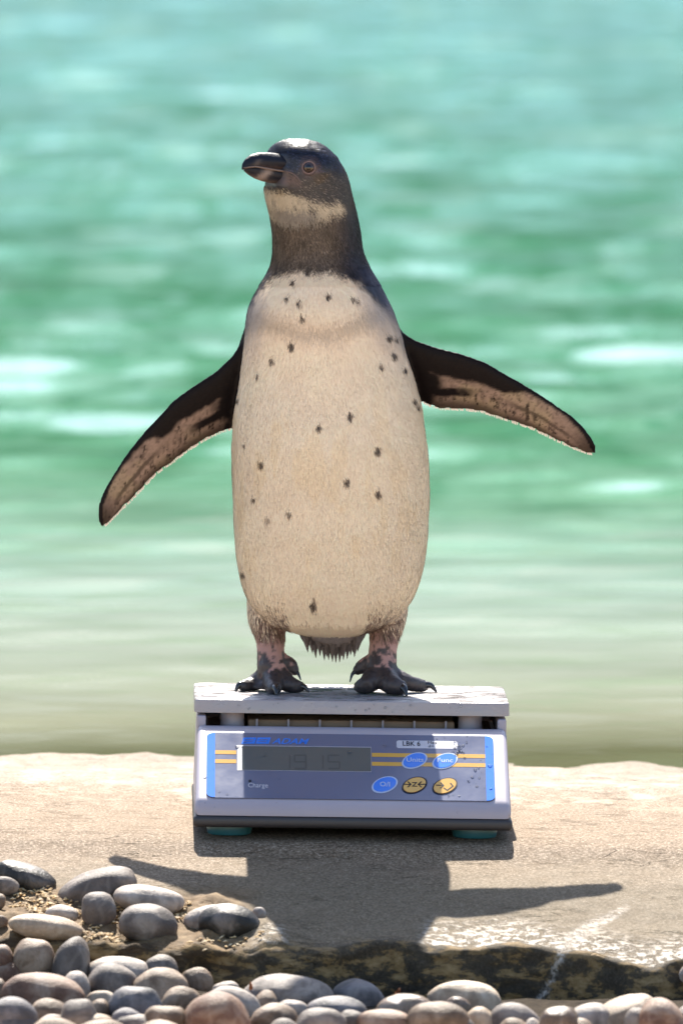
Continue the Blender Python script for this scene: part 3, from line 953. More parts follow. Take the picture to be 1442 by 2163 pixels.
# webs between the toes
def web(a, b, c):
    a, b, c = [np.asarray(q) for q in (a, b, c)]
    up = np.array([0, 0, .0016])
    V = [a + up * 3, b + up, c + up, a - up, b - up, c - up]
    soup.add((V, [(0, 1, 2), (5, 4, 3), (0, 3, 4, 1), (1, 4, 5, 2), (2, 5, 3, 0)]))
web(P(576, 1438, -.002), gp(600, 1462, .003), gp(580, 1464, .003)); web(P(584, 1438, -.002), gp(624, 1460, .003), gp(585, 1464, .003))
web(P(566, 1440, .002), gp(574, 1463, .003), gp(525, 1460, .003))
web(P(800, 1440, -.002), gp(836, 1465, .003), gp(768, 1461, .003)); web(P(814, 1440, .002), gp(884, 1461, .003), gp(842, 1465, .003))

raw = poly_mesh('penguin_raw', soup.V, soup.F)
tmp = bpy.data.objects.new('penguin_raw', raw); link(tmp)
rm = tmp.modifiers.new('r', 'REMESH'); rm.mode = 'VOXEL'; rm.voxel_size = .0015; rm.use_smooth_shade = True
sm_ = tmp.modifiers.new('s', 'SMOOTH'); sm_.factor = .5; sm_.iterations = 4
bpy.context.view_layer.update()
body_me = bpy.data.meshes.new_from_object(tmp.evaluated_get(bpy.context.evaluated_depsgraph_get()))
bpy.data.objects.remove(tmp)
body_me.name = 'body'
nv = len(body_me.vertices)
BV = np.empty(nv * 3, np.float32); body_me.vertices.foreach_get('co', BV); BV = BV.reshape(-1, 3).astype(float)
BN = np.empty(nv * 3, np.float32); body_me.vertex_normals.foreach_get('vector', BN); BN = BN.reshape(-1, 3).astype(float)

# feather folds on the bird as real relief
kd = KDTree(len(FLIP))
for i, f in enumerate(FLIP): kd.insert(Vector(f[0]), i)
kd.balance()
fs = np.array([f[1] for f in FLIP]); fc = np.array([f[2] for f in FLIP])

SPOTS = [(620, 595, 5), (608, 626, 5), (633, 637, 6), (639, 667, 6), (692, 622, 5.5), (743, 629, 5), (753, 632, 4.5), (616, 727, 8), (576, 758, 6), (546, 790, 4.5), (819, 709, 6), (834, 712, 4.5),
         (830, 748, 6.5), (802, 770, 5.5), (852, 778, 5), (872, 843, 5.5), (880, 855, 4.5), (737, 875, 7), (672, 898, 6.5), (795, 946, 8), (550, 976, 6.5), (732, 1015, 7.5), (797, 1038, 7.5),
         (535, 1050, 5.5), (611, 1082, 5), (565, 1095, 7), (660, 1273, 8), (512, 1207, 5.5), (650, 571, 6.5), (653, 434, 4.5), (664, 437, 4), (652, 443.5, 3.6), (660, 445, 4.4), (623, 436, 3), (693, 427, 4),
         (573, 442, 3), (503, 842, 4), (516, 935, 3)]
def curve(pts, u):
    p = np.array(pts, float)
    return np.interp(u, p[:, 0], p[:, 1])
BLACK = np.array([.0105, .0125, .0230]); BROWN = np.array([.108, .084, .063]); CREAM = np.array([.96, .765, .55]); GREY = np.array([.30, .265, .22])
PINK = np.array([.33, .20, .175]); FDARK = np.array([.010, .0072, .0068]); SLATE = np.array([.048, .056, .092])  # BLACK and SLATE are tinted blue to carry the sky's sheen
def mixc(a, b, f): return a + (b - a) * f[:, None]
def plumage(pos, nrm, jit):
    """plumage colour and part mask at points of the bird"""
    u, v = proj(pos)
    n_a = fbm(pos, 160, 3) - .5; n_b = fbm(pos, 45, 3) - .5
    fine = vnoise(pos * np.array([1, 1, .35]), 900) - .5
    u = u + jit * 5 + n_a * 10; v = v + jit * 9 + n_a * 12
    bl = np.interp(v, BD[:, 0], BD[:, 1]); br = np.interp(v, BD[:, 0], BD[:, 2])
    facing = -nrm[:, 1]
    c = np.repeat(CREAM[None], len(pos), 0) * (1 + .10 * n_b + .06 * fine)[:, None]
    n_y = fbm(pos * np.array([1, 1, .3]), 95, 4) - .5
    c = c * (1 + .12 * n_y)[:, None]
    yel = smooth(.02, .16, n_y) * smooth(760, 900, v) * smooth(1340, 1150, v)
    c = mixc(c, np.array([.80, .60, .33]), .30 * yel)
    # shade under the breast bulge, painted as a darker band below the bib
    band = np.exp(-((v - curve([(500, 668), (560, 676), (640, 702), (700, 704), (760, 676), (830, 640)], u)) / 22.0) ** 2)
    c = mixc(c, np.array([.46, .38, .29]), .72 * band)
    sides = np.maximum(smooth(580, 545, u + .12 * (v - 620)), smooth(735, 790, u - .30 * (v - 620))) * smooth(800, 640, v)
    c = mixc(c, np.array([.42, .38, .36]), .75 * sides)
    # spots
    for (su, sv, sr) in SPOTS:
        d = np.hypot(u - jit * 3 - n_a * 8 - su, (v - jit * 9 - n_a * 9 - sv) * .72) / sr
        f = smooth(1.2, .55, d + .5 * fine) * (facing > -.1) * (.55 if sr == 7 and sv == 1095 else .95)
        c = mixc(c, np.array([.045, .034, .028]), f)
    # neck
    nb_ = curve([(500, 660), (545, 628), (566, 600), (582, 584), (605, 577), (650, 574), (700, 577), (735, 588), (765, 604), (800, 640)], u)
    neck = smooth(nb_ + 12, nb_ - 10, v + 14 * n_a)
    nc_ = mixc(np.repeat(BROWN[None], len(pos), 0), BLACK * 1.3, smooth(690, 745, u) * .8)
    nc_ = nc_ * (1 + .5 * fine + .8 * n_a)[:, None]
    c = mixc(c, nc_, neck)
    # pale throat patch
    up_ = curve([(550, 393), (575, 399), (605, 405), (632, 412), (655, 424), (690, 430), (712, 424), (735, 440)], u)
    lo_ = curve([(560, 440), (570, 452), (585, 465), (605, 473), (625, 475), (650, 468), (680, 461), (705, 452), (725, 440)], u)
    thr = smooth(up_ - 5, up_ + 6, v) * smooth(lo_ + 3, lo_ - 3, v) * smooth(735, 712, u)
    tcol = mixc(np.repeat(np.array([.56, .475, .34])[None], len(pos), 0), GREY * .8, np.clip(smooth(-10, 10, v - .5 * (up_ + lo_) + 14 * n_b) * smooth(562, 590, u) * smooth(705, 650, u) * .95 + smooth(.08, .2, n_a) * .5, 0, 1))
    c = mixc(c, tcol * (1 + .35 * fine)[:, None], thr)
    # face and crown
    fa = smooth(up_ + 5, up_ - 6, v)
    fcol = mixc(np.repeat((BROWN * .40)[None], len(pos), 0), BLACK, smooth(395, 345, v + .25 * (u - 650)))
    fcol = fcol * (1 + .5 * fine)[:, None]
    c = mixc(c, fcol, fa)
    skin = np.exp(-(((u - 612) / 26) ** 2 + ((v - 381 - .25 * (u - 612)) / 13) ** 2) ** 1.5)
    c = mixc(c, np.array([.13, .088, .078]), skin * np.clip(.8 + 1.5 * n_a, 0, 1))
    er = np.hypot(u - 652, v - 354)
    c = mixc(c, np.array([.20, .13, .12]), smooth(27, 17, er) * .35)
    for (su, sv, sr) in SPOTS:
        if 425 < sv < 446:
            d = np.hypot(u - su, v - sv) / sr
            c = mixc(c, np.array([.035, .027, .023]), smooth(1.3, .7, d) * .9)
    # back
    edge = smooth(.10, -.12, facing + .12 * n_b)
    shoulder = np.maximum(smooth(-16, 10, u - curve_v([(560, 752), (600, 778), (640, 806), (690, 838), (740, 856), (800, 880)], v)), smooth(16, -10, u - curve_v([(575, 570), (610, 548), (650, 530), (690, 519), (740, 505)], v)))
    shoulder = shoulder * smooth(545, 575, v) * smooth(790, 720, v)
    c = mixc(c, SLATE * (1 + .6 * fine)[:, None], shoulder * .85)
    c = mixc(c, BLACK * (1 + .4 * fine)[:, None], edge)
    return c, u, v
def curve_v(pts, v):
    p = np.array(pts, float)
    return np.interp(v, p[:, 0], p[:, 1])

def flipper_color(pos, nrm):
    n = len(pos); s = np.zeros(n); ch = np.zeros(n)
    for i in range(n):
        _, k, _ = kd.find(Vector(pos[i])); s[i] = fs[k]; ch[i] = fc[k]
    n_a = fbm(pos, 120, 3) - .5; fine = vnoise(pos, 900) - .5; n_c = fbm(pos, 50, 3) - .5
    under = np.repeat(np.array([.28, .19, .138])[None], n, 0) * (1 + .35 * fine + .5 * n_a)[:, None]
    under = mixc(under, np.array([.36, .27, .16]), smooth(.0, .2, n_c) * .6)
    lead = np.interp(s, [0, .2, .38, .52, .60, .8, .93, 1], [.5, .46, .44, .40, .16, .12, .28, .6])
    dk = smooth(lead + .04, lead - .05, ch + .10 * n_a)
    root = smooth(.30, .20, s + .10 * n_a + .10 * np.abs(ch - .5))
    root = np.maximum(root, smooth(.40, .30, s + .1 * n_a) * smooth(.12, .05, np.abs(ch - .68 + .1 * n_c)))
    tr = smooth(.70, .95, ch + .1 * n_a) * .8
    str_ = smooth(.075, .03, np.abs(ch - .58 + .15 * n_c)) * smooth(.5, .62, s) * smooth(1., .8, s) * .65
    hat = smooth(.52, .75, vnoise(pos * np.array([1, .2, .12]), 1500)) * smooth(.45, .8, ch) * .75 + smooth(.60, .8, vnoise(pos, 700)) * .45
    tipd = smooth(.80, .96, s) * .8
    f = np.clip(np.maximum.reduce([dk, root, tr, str_, tipd, hat]), 0, 1)
    c = mixc(under, FDARK * (1 + .4 * fine)[:, None], f)
    bk_ = smooth(.15, -.1, -nrm[:, 1])
    c = mixc(c, BLACK, bk_)
    # little dark ticks
    tick = smooth(.78, .84, vnoise(pos * np.array([1, .3, .40]), 330)) * smooth(.3, .4, s) * smooth(.9, .8, ch) * (1 - f)
    return mixc(c, FDARK, tick * .9), s, ch
def legs_color(pos, u, v):
    n_a = .6 * (fbm(pos, 330, 3) - .5) + .5 * (fbm(pos, 110, 3) - .5); n_b = fbm(pos, 60, 3) - .5; fine = vnoise(pos, 700) - .5
    c = np.repeat(PINK[None], len(pos), 0) * (1 + .3 * n_b)[:, None]
    blk = smooth(-.02, .10, n_a + .011 * (v - 1385) * .6)
    c = mixc(c, np.array([.045, .036, .036]) * (1 + .8 * fine)[:, None], blk)
    c = mixc(c, np.array([.020, .020, .022]), smooth(1445, 1462, v) * .6)
    dn = smooth(1350, 1335, v + 40 * fine)
    c = mixc(c, np.array([.15, .10, .078]) * (1 + 1.2 * fine)[:, None], dn)
    return c
jit0 = np.zeros(nv)
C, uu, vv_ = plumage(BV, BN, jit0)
up, vp = proj(BV)
bl = np.interp(vp, BD[:, 0], BD[:, 1]); br = np.interp(vp, BD[:, 0], BD[:, 2])
isflip = (((up < bl + 1) | (up > br - 1)) & (vp > 690) & (vp < 1125) & ((up < bl - 14) | (up > br + 14) | (BV[:, 1] > -.005)))
isflip &= (vp < 930) | (up < bl - 14) | (up > br + 14)
isflip &= ~((np.abs(up - (bl + br) / 2) < (br - bl) / 2 - 2))
fi = np.where(isflip)[0]
cf, _, _ = flipper_color(BV[fi], BN[fi])
C[fi] = cf
lg = (vp > 1318) & ((vp > 1340) | (up < 598) | (up > 782))
lgi = np.where(lg)[0]
wl_ = smooth(1285, 1322, vp + 60 * (vnoise(BV, 500) - .5)) * ((up < 603) | (up > 776) | (vp > 1342))
CL = legs_color(BV, up, vp)
C = mixc(C, CL, wl_)
isleg = (vp > 1345)
# small relief: fold where the breast meets the belly, scales on feet
off = np.zeros(nv)
off += .0016 * (fbm(BV, 38, 3) - .5) * (~isflip)
off += .0005 * (fbm(BV * np.array([1, 1, .4]), 170, 3) - .5) * (vp < 1340)
off += .0012 * (fbm(BV, 420, 2) - .5) * isleg
BV2 = BV + BN * off[:, None]
# nothing of the feet may sink below the platform
pz = plat_z(BV2[:, 0], BV2[:, 1])
low = (vp > 1400) & (BV2[:, 2] < pz + .0004)
BV2[low, 2] = pz[low] + .0004
loc = (BV2 - pen_base).astype(np.float32)
body_me.vertices.foreach_set('co', loc.ravel()); body_me.update()
gloss = np.where(isflip, .12, np.where(vp > 1345, .7, np.clip(1.0 - .6 * smooth(430, 520, vp), 0, 1)))
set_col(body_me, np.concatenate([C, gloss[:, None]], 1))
def mat_plumage(name, use_n):
    N = NT(name)
    at = N.n('Attribute', attribute_name='Col')
    bw = N.n('RGBToBW'); N.l(at.outputs['Color'], bw.inputs[0])
    r = N.ramp(bw.outputs[0], [(0.0, .36), (.10, .52), (.5, .78)])
    sp = N.math('MULTIPLY', N.ramp(bw.outputs[0], [(0.0, .50), (.10, .35), (.5, .15)]), at.outputs['Alpha'])
    kw = dict(Base_Color=at.outputs['Color'], Roughness=r, Specular_IOR_Level=sp)
    if use_n:
        an = N.n('Attribute', attribute_name='Nrm')
        kw['Normal'] = an.outputs['Vector']
    else:
        f = N.noise(N.coords(scale=(1, 1, .3)), 700, 4, .6)
        kw['Normal'] = N.bump(f, .25, .0008)
    return N.set(**kw)
body_me.materials.clear()
body_me.polygons.foreach_set('use_smooth', [True] * len(body_me.polygons))
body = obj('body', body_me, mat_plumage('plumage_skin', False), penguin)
bvh_tris = None
body_me.calc_loop_triangles()
nt = len(body_me.loop_triangles)
tri = np.empty(nt * 3, np.int32); body_me.loop_triangles.foreach_get('vertices', tri); tri = tri.reshape(-1, 3)
bvh = BVHTree.FromPolygons([Vector(v) for v in BV2], tri.tolist(), all_triangles=True)
def on_body(u, v):
    d = Vector(ray(u, v)).normalized()
    h = bvh.ray_cast(Vector((0, -DIST, CAM_Z)), d)
    return h[0], h[1]

# feathers: thin blades lying on the skin -----------------------------------
def feathers():
    A, B, Cc = BV2[tri[:, 0]], BV2[tri[:, 1]], BV2[tri[:, 2]]
    ar = np.linalg.norm(np.cross(B - A, Cc - A), axis=1) / 2
    cen = (A + B + Cc) / 3
    u, v = proj(cen)
    okf = ~isflip[tri].any(1)
    dens = np.where(v < 1344, 1.0, 0.0) * okf
    dens *= np.where(v < 600, 2.2, 1.0)
    dens[(np.hypot(u - 652, v - 354) < 19) & (cen[:, 1] < 0)] = 0
    dens[(u < 606) & (v > 322) & (v < 392) & (cen[:, 1] < .01)] = 0
    dens[(np.hypot((u - 612) / 30, (v - 380) / 16) < 1) & (cen[:, 1] < .01)] *= .15
    nrm_f = np.cross(B - A, Cc - A); nrm_f /= np.linalg.norm(nrm_f, axis=1)[:, None] + 1e-12
    dens *= np.where(nrm_f[:, 1] > .35, .35, 1)
    w = ar * dens; w /= w.sum()
    n = 240000
    ti = rng.choice(len(w), n, p=w)
    r1, r2 = rng.random(n), rng.random(n)
    s = np.sqrt(r1)[:, None]; r2 = r2[:, None]
    a, b, c = A[ti], B[ti], Cc[ti]
    p = (1 - s) * a + s * (1 - r2) * b + s * r2 * c
    nm = BN[tri[ti, 0]] * (1 - s) + BN[tri[ti, 1]] * (s * (1 - r2)) + BN[tri[ti, 2]] * (s * r2)
    nm /= np.linalg.norm(nm, axis=1)[:, None] + 1e-12
    u, v = proj(p)
    head = smooth(470, 400, v)[:, None]
    flow = np.array([0, .12, -1.0]) * (1 - head) + np.array([.85, .35, -.55]) * head
    swirl = (fbm(p, 22, 3) - .5)[:, None] * .9 * np.cross(nm, flow)
    flow = flow + swirl + rng.normal(0, .14, (n, 3))
    low = smooth(1240, 1320, v)[:, None]
    flow = flow - nm * (flow * nm).sum(1)[:, None]
    flow /= np.linalg.norm(flow, axis=1)[:, None] + 1e-9
    side = np.cross(nm, flow)
    side /= np.linalg.norm(side, axis=1)[:, None] + 1e-9
    L = (.0042 + .0018 * rng.random(n)) * np.where(v < 600, .72, 1.0) + .0070 * low[:, 0] * rng.random(n) ** 2
    L *= np.where((v < 420), .75, 1)
    Wd = np.where(v < 600, .00026, .00026) * (.7 + .6 * rng.random(n))
    lift = (.0005 + .0004 * rng.random(n) ** 2) * np.where(v < 600, 1.6, 1) + np.where((v > 440) & (v < 560) & (u > 700), .0007, 0) * rng.random(n)
    root = p + nm * .0002
    tip = p + flow * L[:, None] + nm * lift[:, None]
    mid = p + flow * (L * .5)[:, None] + nm * (lift * .75)[:, None]
    V = np.stack([root, mid + side * Wd[:, None], tip, mid - side * Wd[:, None]], 1)
    jit = rng.normal(0, .6, n)
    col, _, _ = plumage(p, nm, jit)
    lgw = smooth(1280, 1318, v + 22 * rng.normal(0, 1, n)) * ((u < 603) | (u > 776))
    col = mixc(col, legs_color(p, u, v), lgw)
    # dark feather tips around the thighs
    th_ = ((np.abs(u - 545) < 60) | (np.abs(u - 850) < 45)) & (v > 1255) & (rng.random(n) < .06 * smooth(1240, 1310, v))
    col[th_] = np.array([.06, .045, .04])
    lumj = np.where(col.mean(1) < .2, .34, 0)
    col = col * np.exp(rng.normal(0, 1, n) * lumj)[:, None]
    col = col * np.clip(rng.normal(1.0, .03, n), .88, 1.12)[:, None]
    stk = (v > 362) & (v < 428) & (u > 622) & (u < 735) & (rng.random(n) < .10) & (np.hypot(u - 652, v - 354) > 24)
    col[stk] = np.array([.20, .165, .135]) * (.6 + .8 * rng.random(stk.sum()))[:, None]
    stk = (v > 300) & (v < 362) & (u > 600) & (rng.random(n) < .14)
    col[stk] = np.array([.05, .060, .115]) * (.5 + rng.random(stk.sum()))[:, None]  # bluish crown feathers: sky sheen put into their colour
    cc = np.repeat(col[:, None], 4, 1)
    cc[:, 0] *= .92; cc[:, 2] = np.minimum(cc[:, 2] * 1.06, .92)
    NN = nm[:, None] * .9 + flow[:, None] * .07 * np.array([-1, .2, 1, .2])[None, :, None] + side[:, None] * np.array([0, .07, 0, -.07])[None, :, None]
    NN /= np.linalg.norm(NN, axis=2)[..., None]
    base = np.arange(n)[:, None] * 4
    Fq = base + np.array([[0, 1, 2, 3]])
    me = np_mesh('plumage', (V - pen_base).reshape(-1, 3), Fq, True)
    gl_ = np.repeat(np.clip(1.0 - .6 * smooth(430, 520, v), 0, 1), 4)[:, None]
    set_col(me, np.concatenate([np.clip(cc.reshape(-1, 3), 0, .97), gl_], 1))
    at = me.attributes.new('Nrm', 'FLOAT_VECTOR', 'POINT')
    at.data.foreach_set('vector', NN.reshape(-1, 3).astype(np.float32).ravel())
    return me
pm = feathers()
plum = obj('plumage', pm, mat_plumage('plumage_feathers', True), penguin)
plum['kind'] = 'stuff'

# beak -----------------------------------------------------------------
M_beak = None
def mat_vc(name, rough, spec=.5, bump=.0, coat=0.0):
    N = NT(name)
    at = N.n('Attribute', attribute_name='Col')
    f = N.noise(N.coords(), 500, 4, .6)
    return N.set(Base_Color=at.outputs['Color'], Roughness=rough, Specular_IOR_Level=spec, Coat_Weight=coat, Coat_Roughness=.15, Normal=N.bump(f, bump, .0006))
M_beak = mat_vc('beak_horn', .40, .20, .8)
ALPHA = math.radians(33)
def beak(top, bot, wid, upper):
    """top/bot outlines in pixels from base to tip, wid half-width in metres"""
    n, m = 40, 24
    a, b = resample(top, n), resample(bot, n)
    wv = np.array([math.sin(ALPHA), -math.cos(ALPHA), 0])
    rings, colr = [], []
    for i in range(n):
        s = i / (n - 1)
        uc = (a[i, 0] + b[i, 0]) / 2
        Y = -.017 + (uc - 600) * px * math.tan(ALPHA) * 1.0
        A, B = P(a[i, 0], a[i, 1], Y), P(b[i, 0], b[i, 1], Y)
        c = (A + B) / 2; h = (A - B) / 2
        hw = np.interp(s, np.linspace(0, 1, len(wid)), wid)
        ring = []
        for j in range(m):
            t = 2 * math.pi * j / m
            cs, sn = math.cos(t), math.sin(t)
            e = 1.0
            q = c + h * math.copysign(abs(sn) ** (1.3 if (sn > 0) == upper else .9), sn) + wv * hw * math.copysign(abs(cs) ** e, cs)
            ring.append(q)
            hgt = sn if upper else -sn           # 1 = away from the gape
            n_ = random.uniform(-.05, .05)
            dark = np.array([.008, .0095, .016])
            if upper:
                k = smooth(-.35, -.95, np.array(hgt + n_)) * .30
                col = dark + (np.array([.30, .20, .16]) - dark) * k
                k2 = math.exp(-((s - .72 + .1 * hgt) / .05) ** 2) * .12 * (hgt < .4)
                col = col + (np.array([.42, .34, .27]) - col) * k2
            else:
                k = math.exp(-((s - .60 - .1 * hgt + n_ * .3) / .075) ** 2)
                col = dark + (np.array([.24, .195, .175]) - dark) * min(1, k * .9)
                k2 = float(smooth(.30, .02, np.array(s))) * .7
                col = col + (np.array([.075, .05, .048]) - col) * k2
                k3 = float(smooth(.55, .95, np.array(hgt))) * .35
                col = col + (np.array([.16, .115, .10]) - col) * k3
            colr.append(col)
        rings.append(ring)
    V, Fc = loft(rings)
    colr += [colr[0], colr[-1]]
    me = poly_mesh('mandible', np.array(V) - pen_base, Fc)
    bm = bmesh.new(); bm.from_mesh(me); bmesh.ops.recalc_face_normals(bm, faces=bm.faces[:]); bm.to_mesh(me); bm.free()
    me.polygons.foreach_set('use_smooth', [True] * len(me.polygons))
    set_col(me, np.array(colr))
    return me
ub = beak([(628, 331), (610, 327), (590, 324), (566, 321.5), (545, 322), (529, 327), (518, 336), (512, 346), (511, 354)],
          [(628, 364), (610, 362.5), (590, 360), (566, 358), (550, 355.5), (536, 354.5), (524, 356), (516, 358), (512, 359)],
          [.0104, .0104, .0096, .0082, .0068, .0054, .0042, .0027, .0008], True)
obj('upper_mandible', ub, M_beak, penguin)
lb = beak([(622, 358), (605, 356), (588, 353.5), (565, 350), (548, 348), (534, 348), (524, 352), (517, 357)],
          [(622, 392), (605, 390), (590, 387.5), (572, 387), (553, 383), (537, 377), (524, 369), (515, 361)],
          [.0092, .0086, .0074, .0060, .0048, .0038, .0026, .0007], False)
obj('lower_mandible', lb, M_beak, penguin)
gl_pts = []
for (u, v) in ((515, 354.5), (526, 353), (540, 352), (556, 354.5), (575, 358), (592, 360.5), (604, 362)):
    hw = np.interp(u, [512, 520, 540, 566, 604], [.0012, .0036, .0062, .0084, .0099])
    gl_pts.append(P(u, v, -.017 + (u - 600) * px * math.tan(ALPHA) - hw * .95))
V, Fc = tube(gl_pts, [.0003, .0005, .0006, .0007, .0008, .0008, .0006], 10)
obj('gape_line', poly_mesh('gape_line', np.array(V) - pen_base, Fc), plain('beak_edge', (.15, .11, .09), .45, .3, var=.3), penguin)
# gape skin fold
pts = []
for (u, v) in ((600, 361), (612, 363.5), (624, 370), (633, 381), (637, 388)):
    hp, hn = on_body(u, v)
    q = np.array(hp) + np.array(hn) * .0006 if hp else P(u, v, -.03)
    if u < 612: q = P(u, v, min(q[1], -.017 - .0085))
    pts.append(q)
V, Fc = tube(pts, [.0004, .0006, .0006, .0005, .0003], 10)
obj('gape_skin', poly_mesh('gape_skin', np.array(V) - pen_base, Fc), plain('gape_pink', (.11, .075, .07), .5, bump=.3), penguin)

# eye -----------------------------------------------------------------
hp, hn = on_body(652, 354)
hn = (hn * .75 + Vector((-.1, -.6, .0)) * .6).normalized()
ec = hp - hn * .0020
qm = hn.to_track_quat('Z', 'Y').to_matrix().to_4x4()
def local(m): return Matrix.Translation(-Vector(pen_base)) @ m
bm = bmesh.new(); bmesh.ops.create_uvsphere(bm, u_segments=32, v_segments=20, radius=.0054, matrix=local(Matrix.Translation(ec) @ qm))
eye = bm_obj('eye', bm, plain('iris_brown', (.028, .016, .013), .06, .6, var=.2, bump=0), penguin, True, 180)
bm = bmesh.new(); bmesh.ops.create_uvsphere(bm, u_segments=24, v_segments=14, radius=.0036, matrix=local(Matrix.Translation(ec + hn * .0021) @ qm))
bm_obj('pupil', bm, plain('pupil_black', (.004, .004, .005), .04, .6, bump=0), eye, True, 180)
def ring_mesh(c, n, R, r, wob=0, squash=1.0):
    q = n.to_track_quat('Z', 'Y').to_matrix()
    V, Fq = [], []
    a, b = 48, 12
    for i in range(a):
        t = 2 * math.pi * i / a
        rr = r * (1 + wob * math.sin(5 * t + 1) * .4)
        for j in range(b):
            s = 2 * math.pi * j / b
            l = Vector(((R + rr * math.cos(s)) * math.cos(t), (R + rr * math.cos(s)) * math.sin(t) * squash, rr * math.sin(s)))
            V.append(np.array(c + q @ l) - pen_base)
            Fq.append((i * b + j, ((i + 1) % a) * b + j, ((i + 1) % a) * b + (j + 1) % b, i * b + (j + 1) % b))
    return poly_mesh('ring', V, Fq)
M_ring = plain('eye_ring_skin', (.14, .095, .09), .5, .4, var=.3, bump=.5, scale=900)
obj('eye_ring', ring_mesh(ec + hn * .0026, hn, .0050, .0008, .3, .95), M_ring, penguin)
obj('eye_ring', ring_mesh(ec + hn * .0019, hn, .0062, .0011, .5, .92), plain('eye_ring_outer', (.06, .042, .042), .55, .4, var=.3, bump=.5, scale=900), penguin)

# claws -----------------------------------------------------------------
M_claw = plain('claw_horn', (.014, .013, .015), .22, .6)
for (pts, r) in CLAWS:
    pts = [np.asarray(p) for p in pts]
    V, Fc = tube(pts, list(np.linspace(r, r * .22, len(pts))), 12)
    V = np.array(V)
    pzv = plat_z(V[:, 0], V[:, 1]) + .0003
    V[:, 2] = np.maximum(V[:, 2], pzv)
    obj('claw', poly_mesh('claw', V - pen_base, Fc), M_claw, penguin)

# tail -----------------------------------------------------------------
N = NT('tail_feather')
M_tail = N.set(Base_Color=N.ramp(N.noise(N.coords(scale=(1, 1, .15)), 900, 3), [(.3, (.022, .017, .015)), (.7, (.085, .066, .055))]), Roughness=.55)
tr_ = random.Random(5)
tail_tips = [(650, 1378), (659, 1372), (667, 1390), (676, 1386), (685, 1395), (694, 1394), (702, 1398), (709, 1400), (717, 1399), (725, 1394), (733, 1392), (740, 1384), (748, 1388), (755, 1376), (660, 1380), (690, 1388), (722, 1386), (700, 1390), (745, 1378)]
for i, (u, v) in enumerate(tail_tips):
    Yr = .062 + .004 * (i % 3)
    ur = 705 + (u - 705) * 1.12
    A = P(ur, 1322, Yr); B = P(u, v, Yr + .004)
    d = B - A; L = np.linalg.norm(d); d /= L
    sd = np.cross(d, np.array([0, 1.0, 0])); sd /= np.linalg.norm(sd)
    nn = np.cross(sd, d)
    rings = []
    for s, w in ((0, .0052), (.25, .0056), (.45, .0042), (.62, .0024), (.82, .0012), (1, .0002)):
        c = A + d * L * s
        rings.append([c + sd * w, c + nn * .0007, c - sd * w, c - nn * .0007])
    V, Fc = loft(rings)
    obj('tail_feather', poly_mesh('tail_feather', np.array(V) - pen_base, Fc), M_tail, penguin)
# lower back above the tail
V, Fc = tube([P(705, 1270, .040), P(705, 1312, .056), P(705, 1330, .062)], [.036, .027, .021], 20, .35, (0, 1, 0))
me = poly_mesh('tail_base', np.array(V) - pen_base, Fc)
obj('tail_base', me, M_tail, penguin)

# fringe of pale feathers on the trailing edges -----------------------------
def fringe(TE, y0, y1):
    n = 64
    b = resample(TE, n * 5)
    V, Fq = [], []
    rr = random.Random(8)
    for i in range(n * 5 - 1):
        s = i / (n * 5)
        if s < .10 or s > .985: continue
        Y = y0 + (y1 - y0) * s + .012 * (1 - .5 * s)
        p = P(*b[i], Y); p2 = P(*b[i + 1], Y)
        t = p2 - p; t /= np.linalg.norm(t)
        out = np.cross(t, np.array([0, 1.0, 0]))
        if out[2] > 0: out = -out
        out = out + .35 * t + np.array([0, .15 * rr.uniform(-1, 1), 0])
        if rr.random() < .3: continue
        L = rr.uniform(.0004, .0014) * (1 if s < .85 else .6)
        w = t * .00045
        k = len(V)
        q = p - out * .0012
        V += [q - w, q + w, p + out * L + w * .4, p + out * L - w * .4]
        Fq.append((k, k + 1, k + 2, k + 3))
    return V, Fq
N = NT('fringe_feather')
tl = N.n('BsdfTranslucent'); tl.inputs[0].default_value = (.34, .28, .24, 1)
df = N.n('BsdfDiffuse'); df.inputs[0].default_value = (.34, .28, .24, 1)
ms = N.n('MixShader'); ms.inputs[0].default_value = .5
N.l(df.outputs[0], ms.inputs[1]); N.l(tl.outputs[0], ms.inputs[2]); N.l(ms.outputs[0], N.out.inputs[0])
for TE_, y1 in ((TE_L, .006), (TE_R, .004)):
    V, Fq = fringe(TE_, .016, y1)
    o = obj('flipper_fringe', np_mesh('flipper_fringe', np.array(V) - pen_base, Fq, False), N.m, penguin)
    o['kind'] = 'stuff'

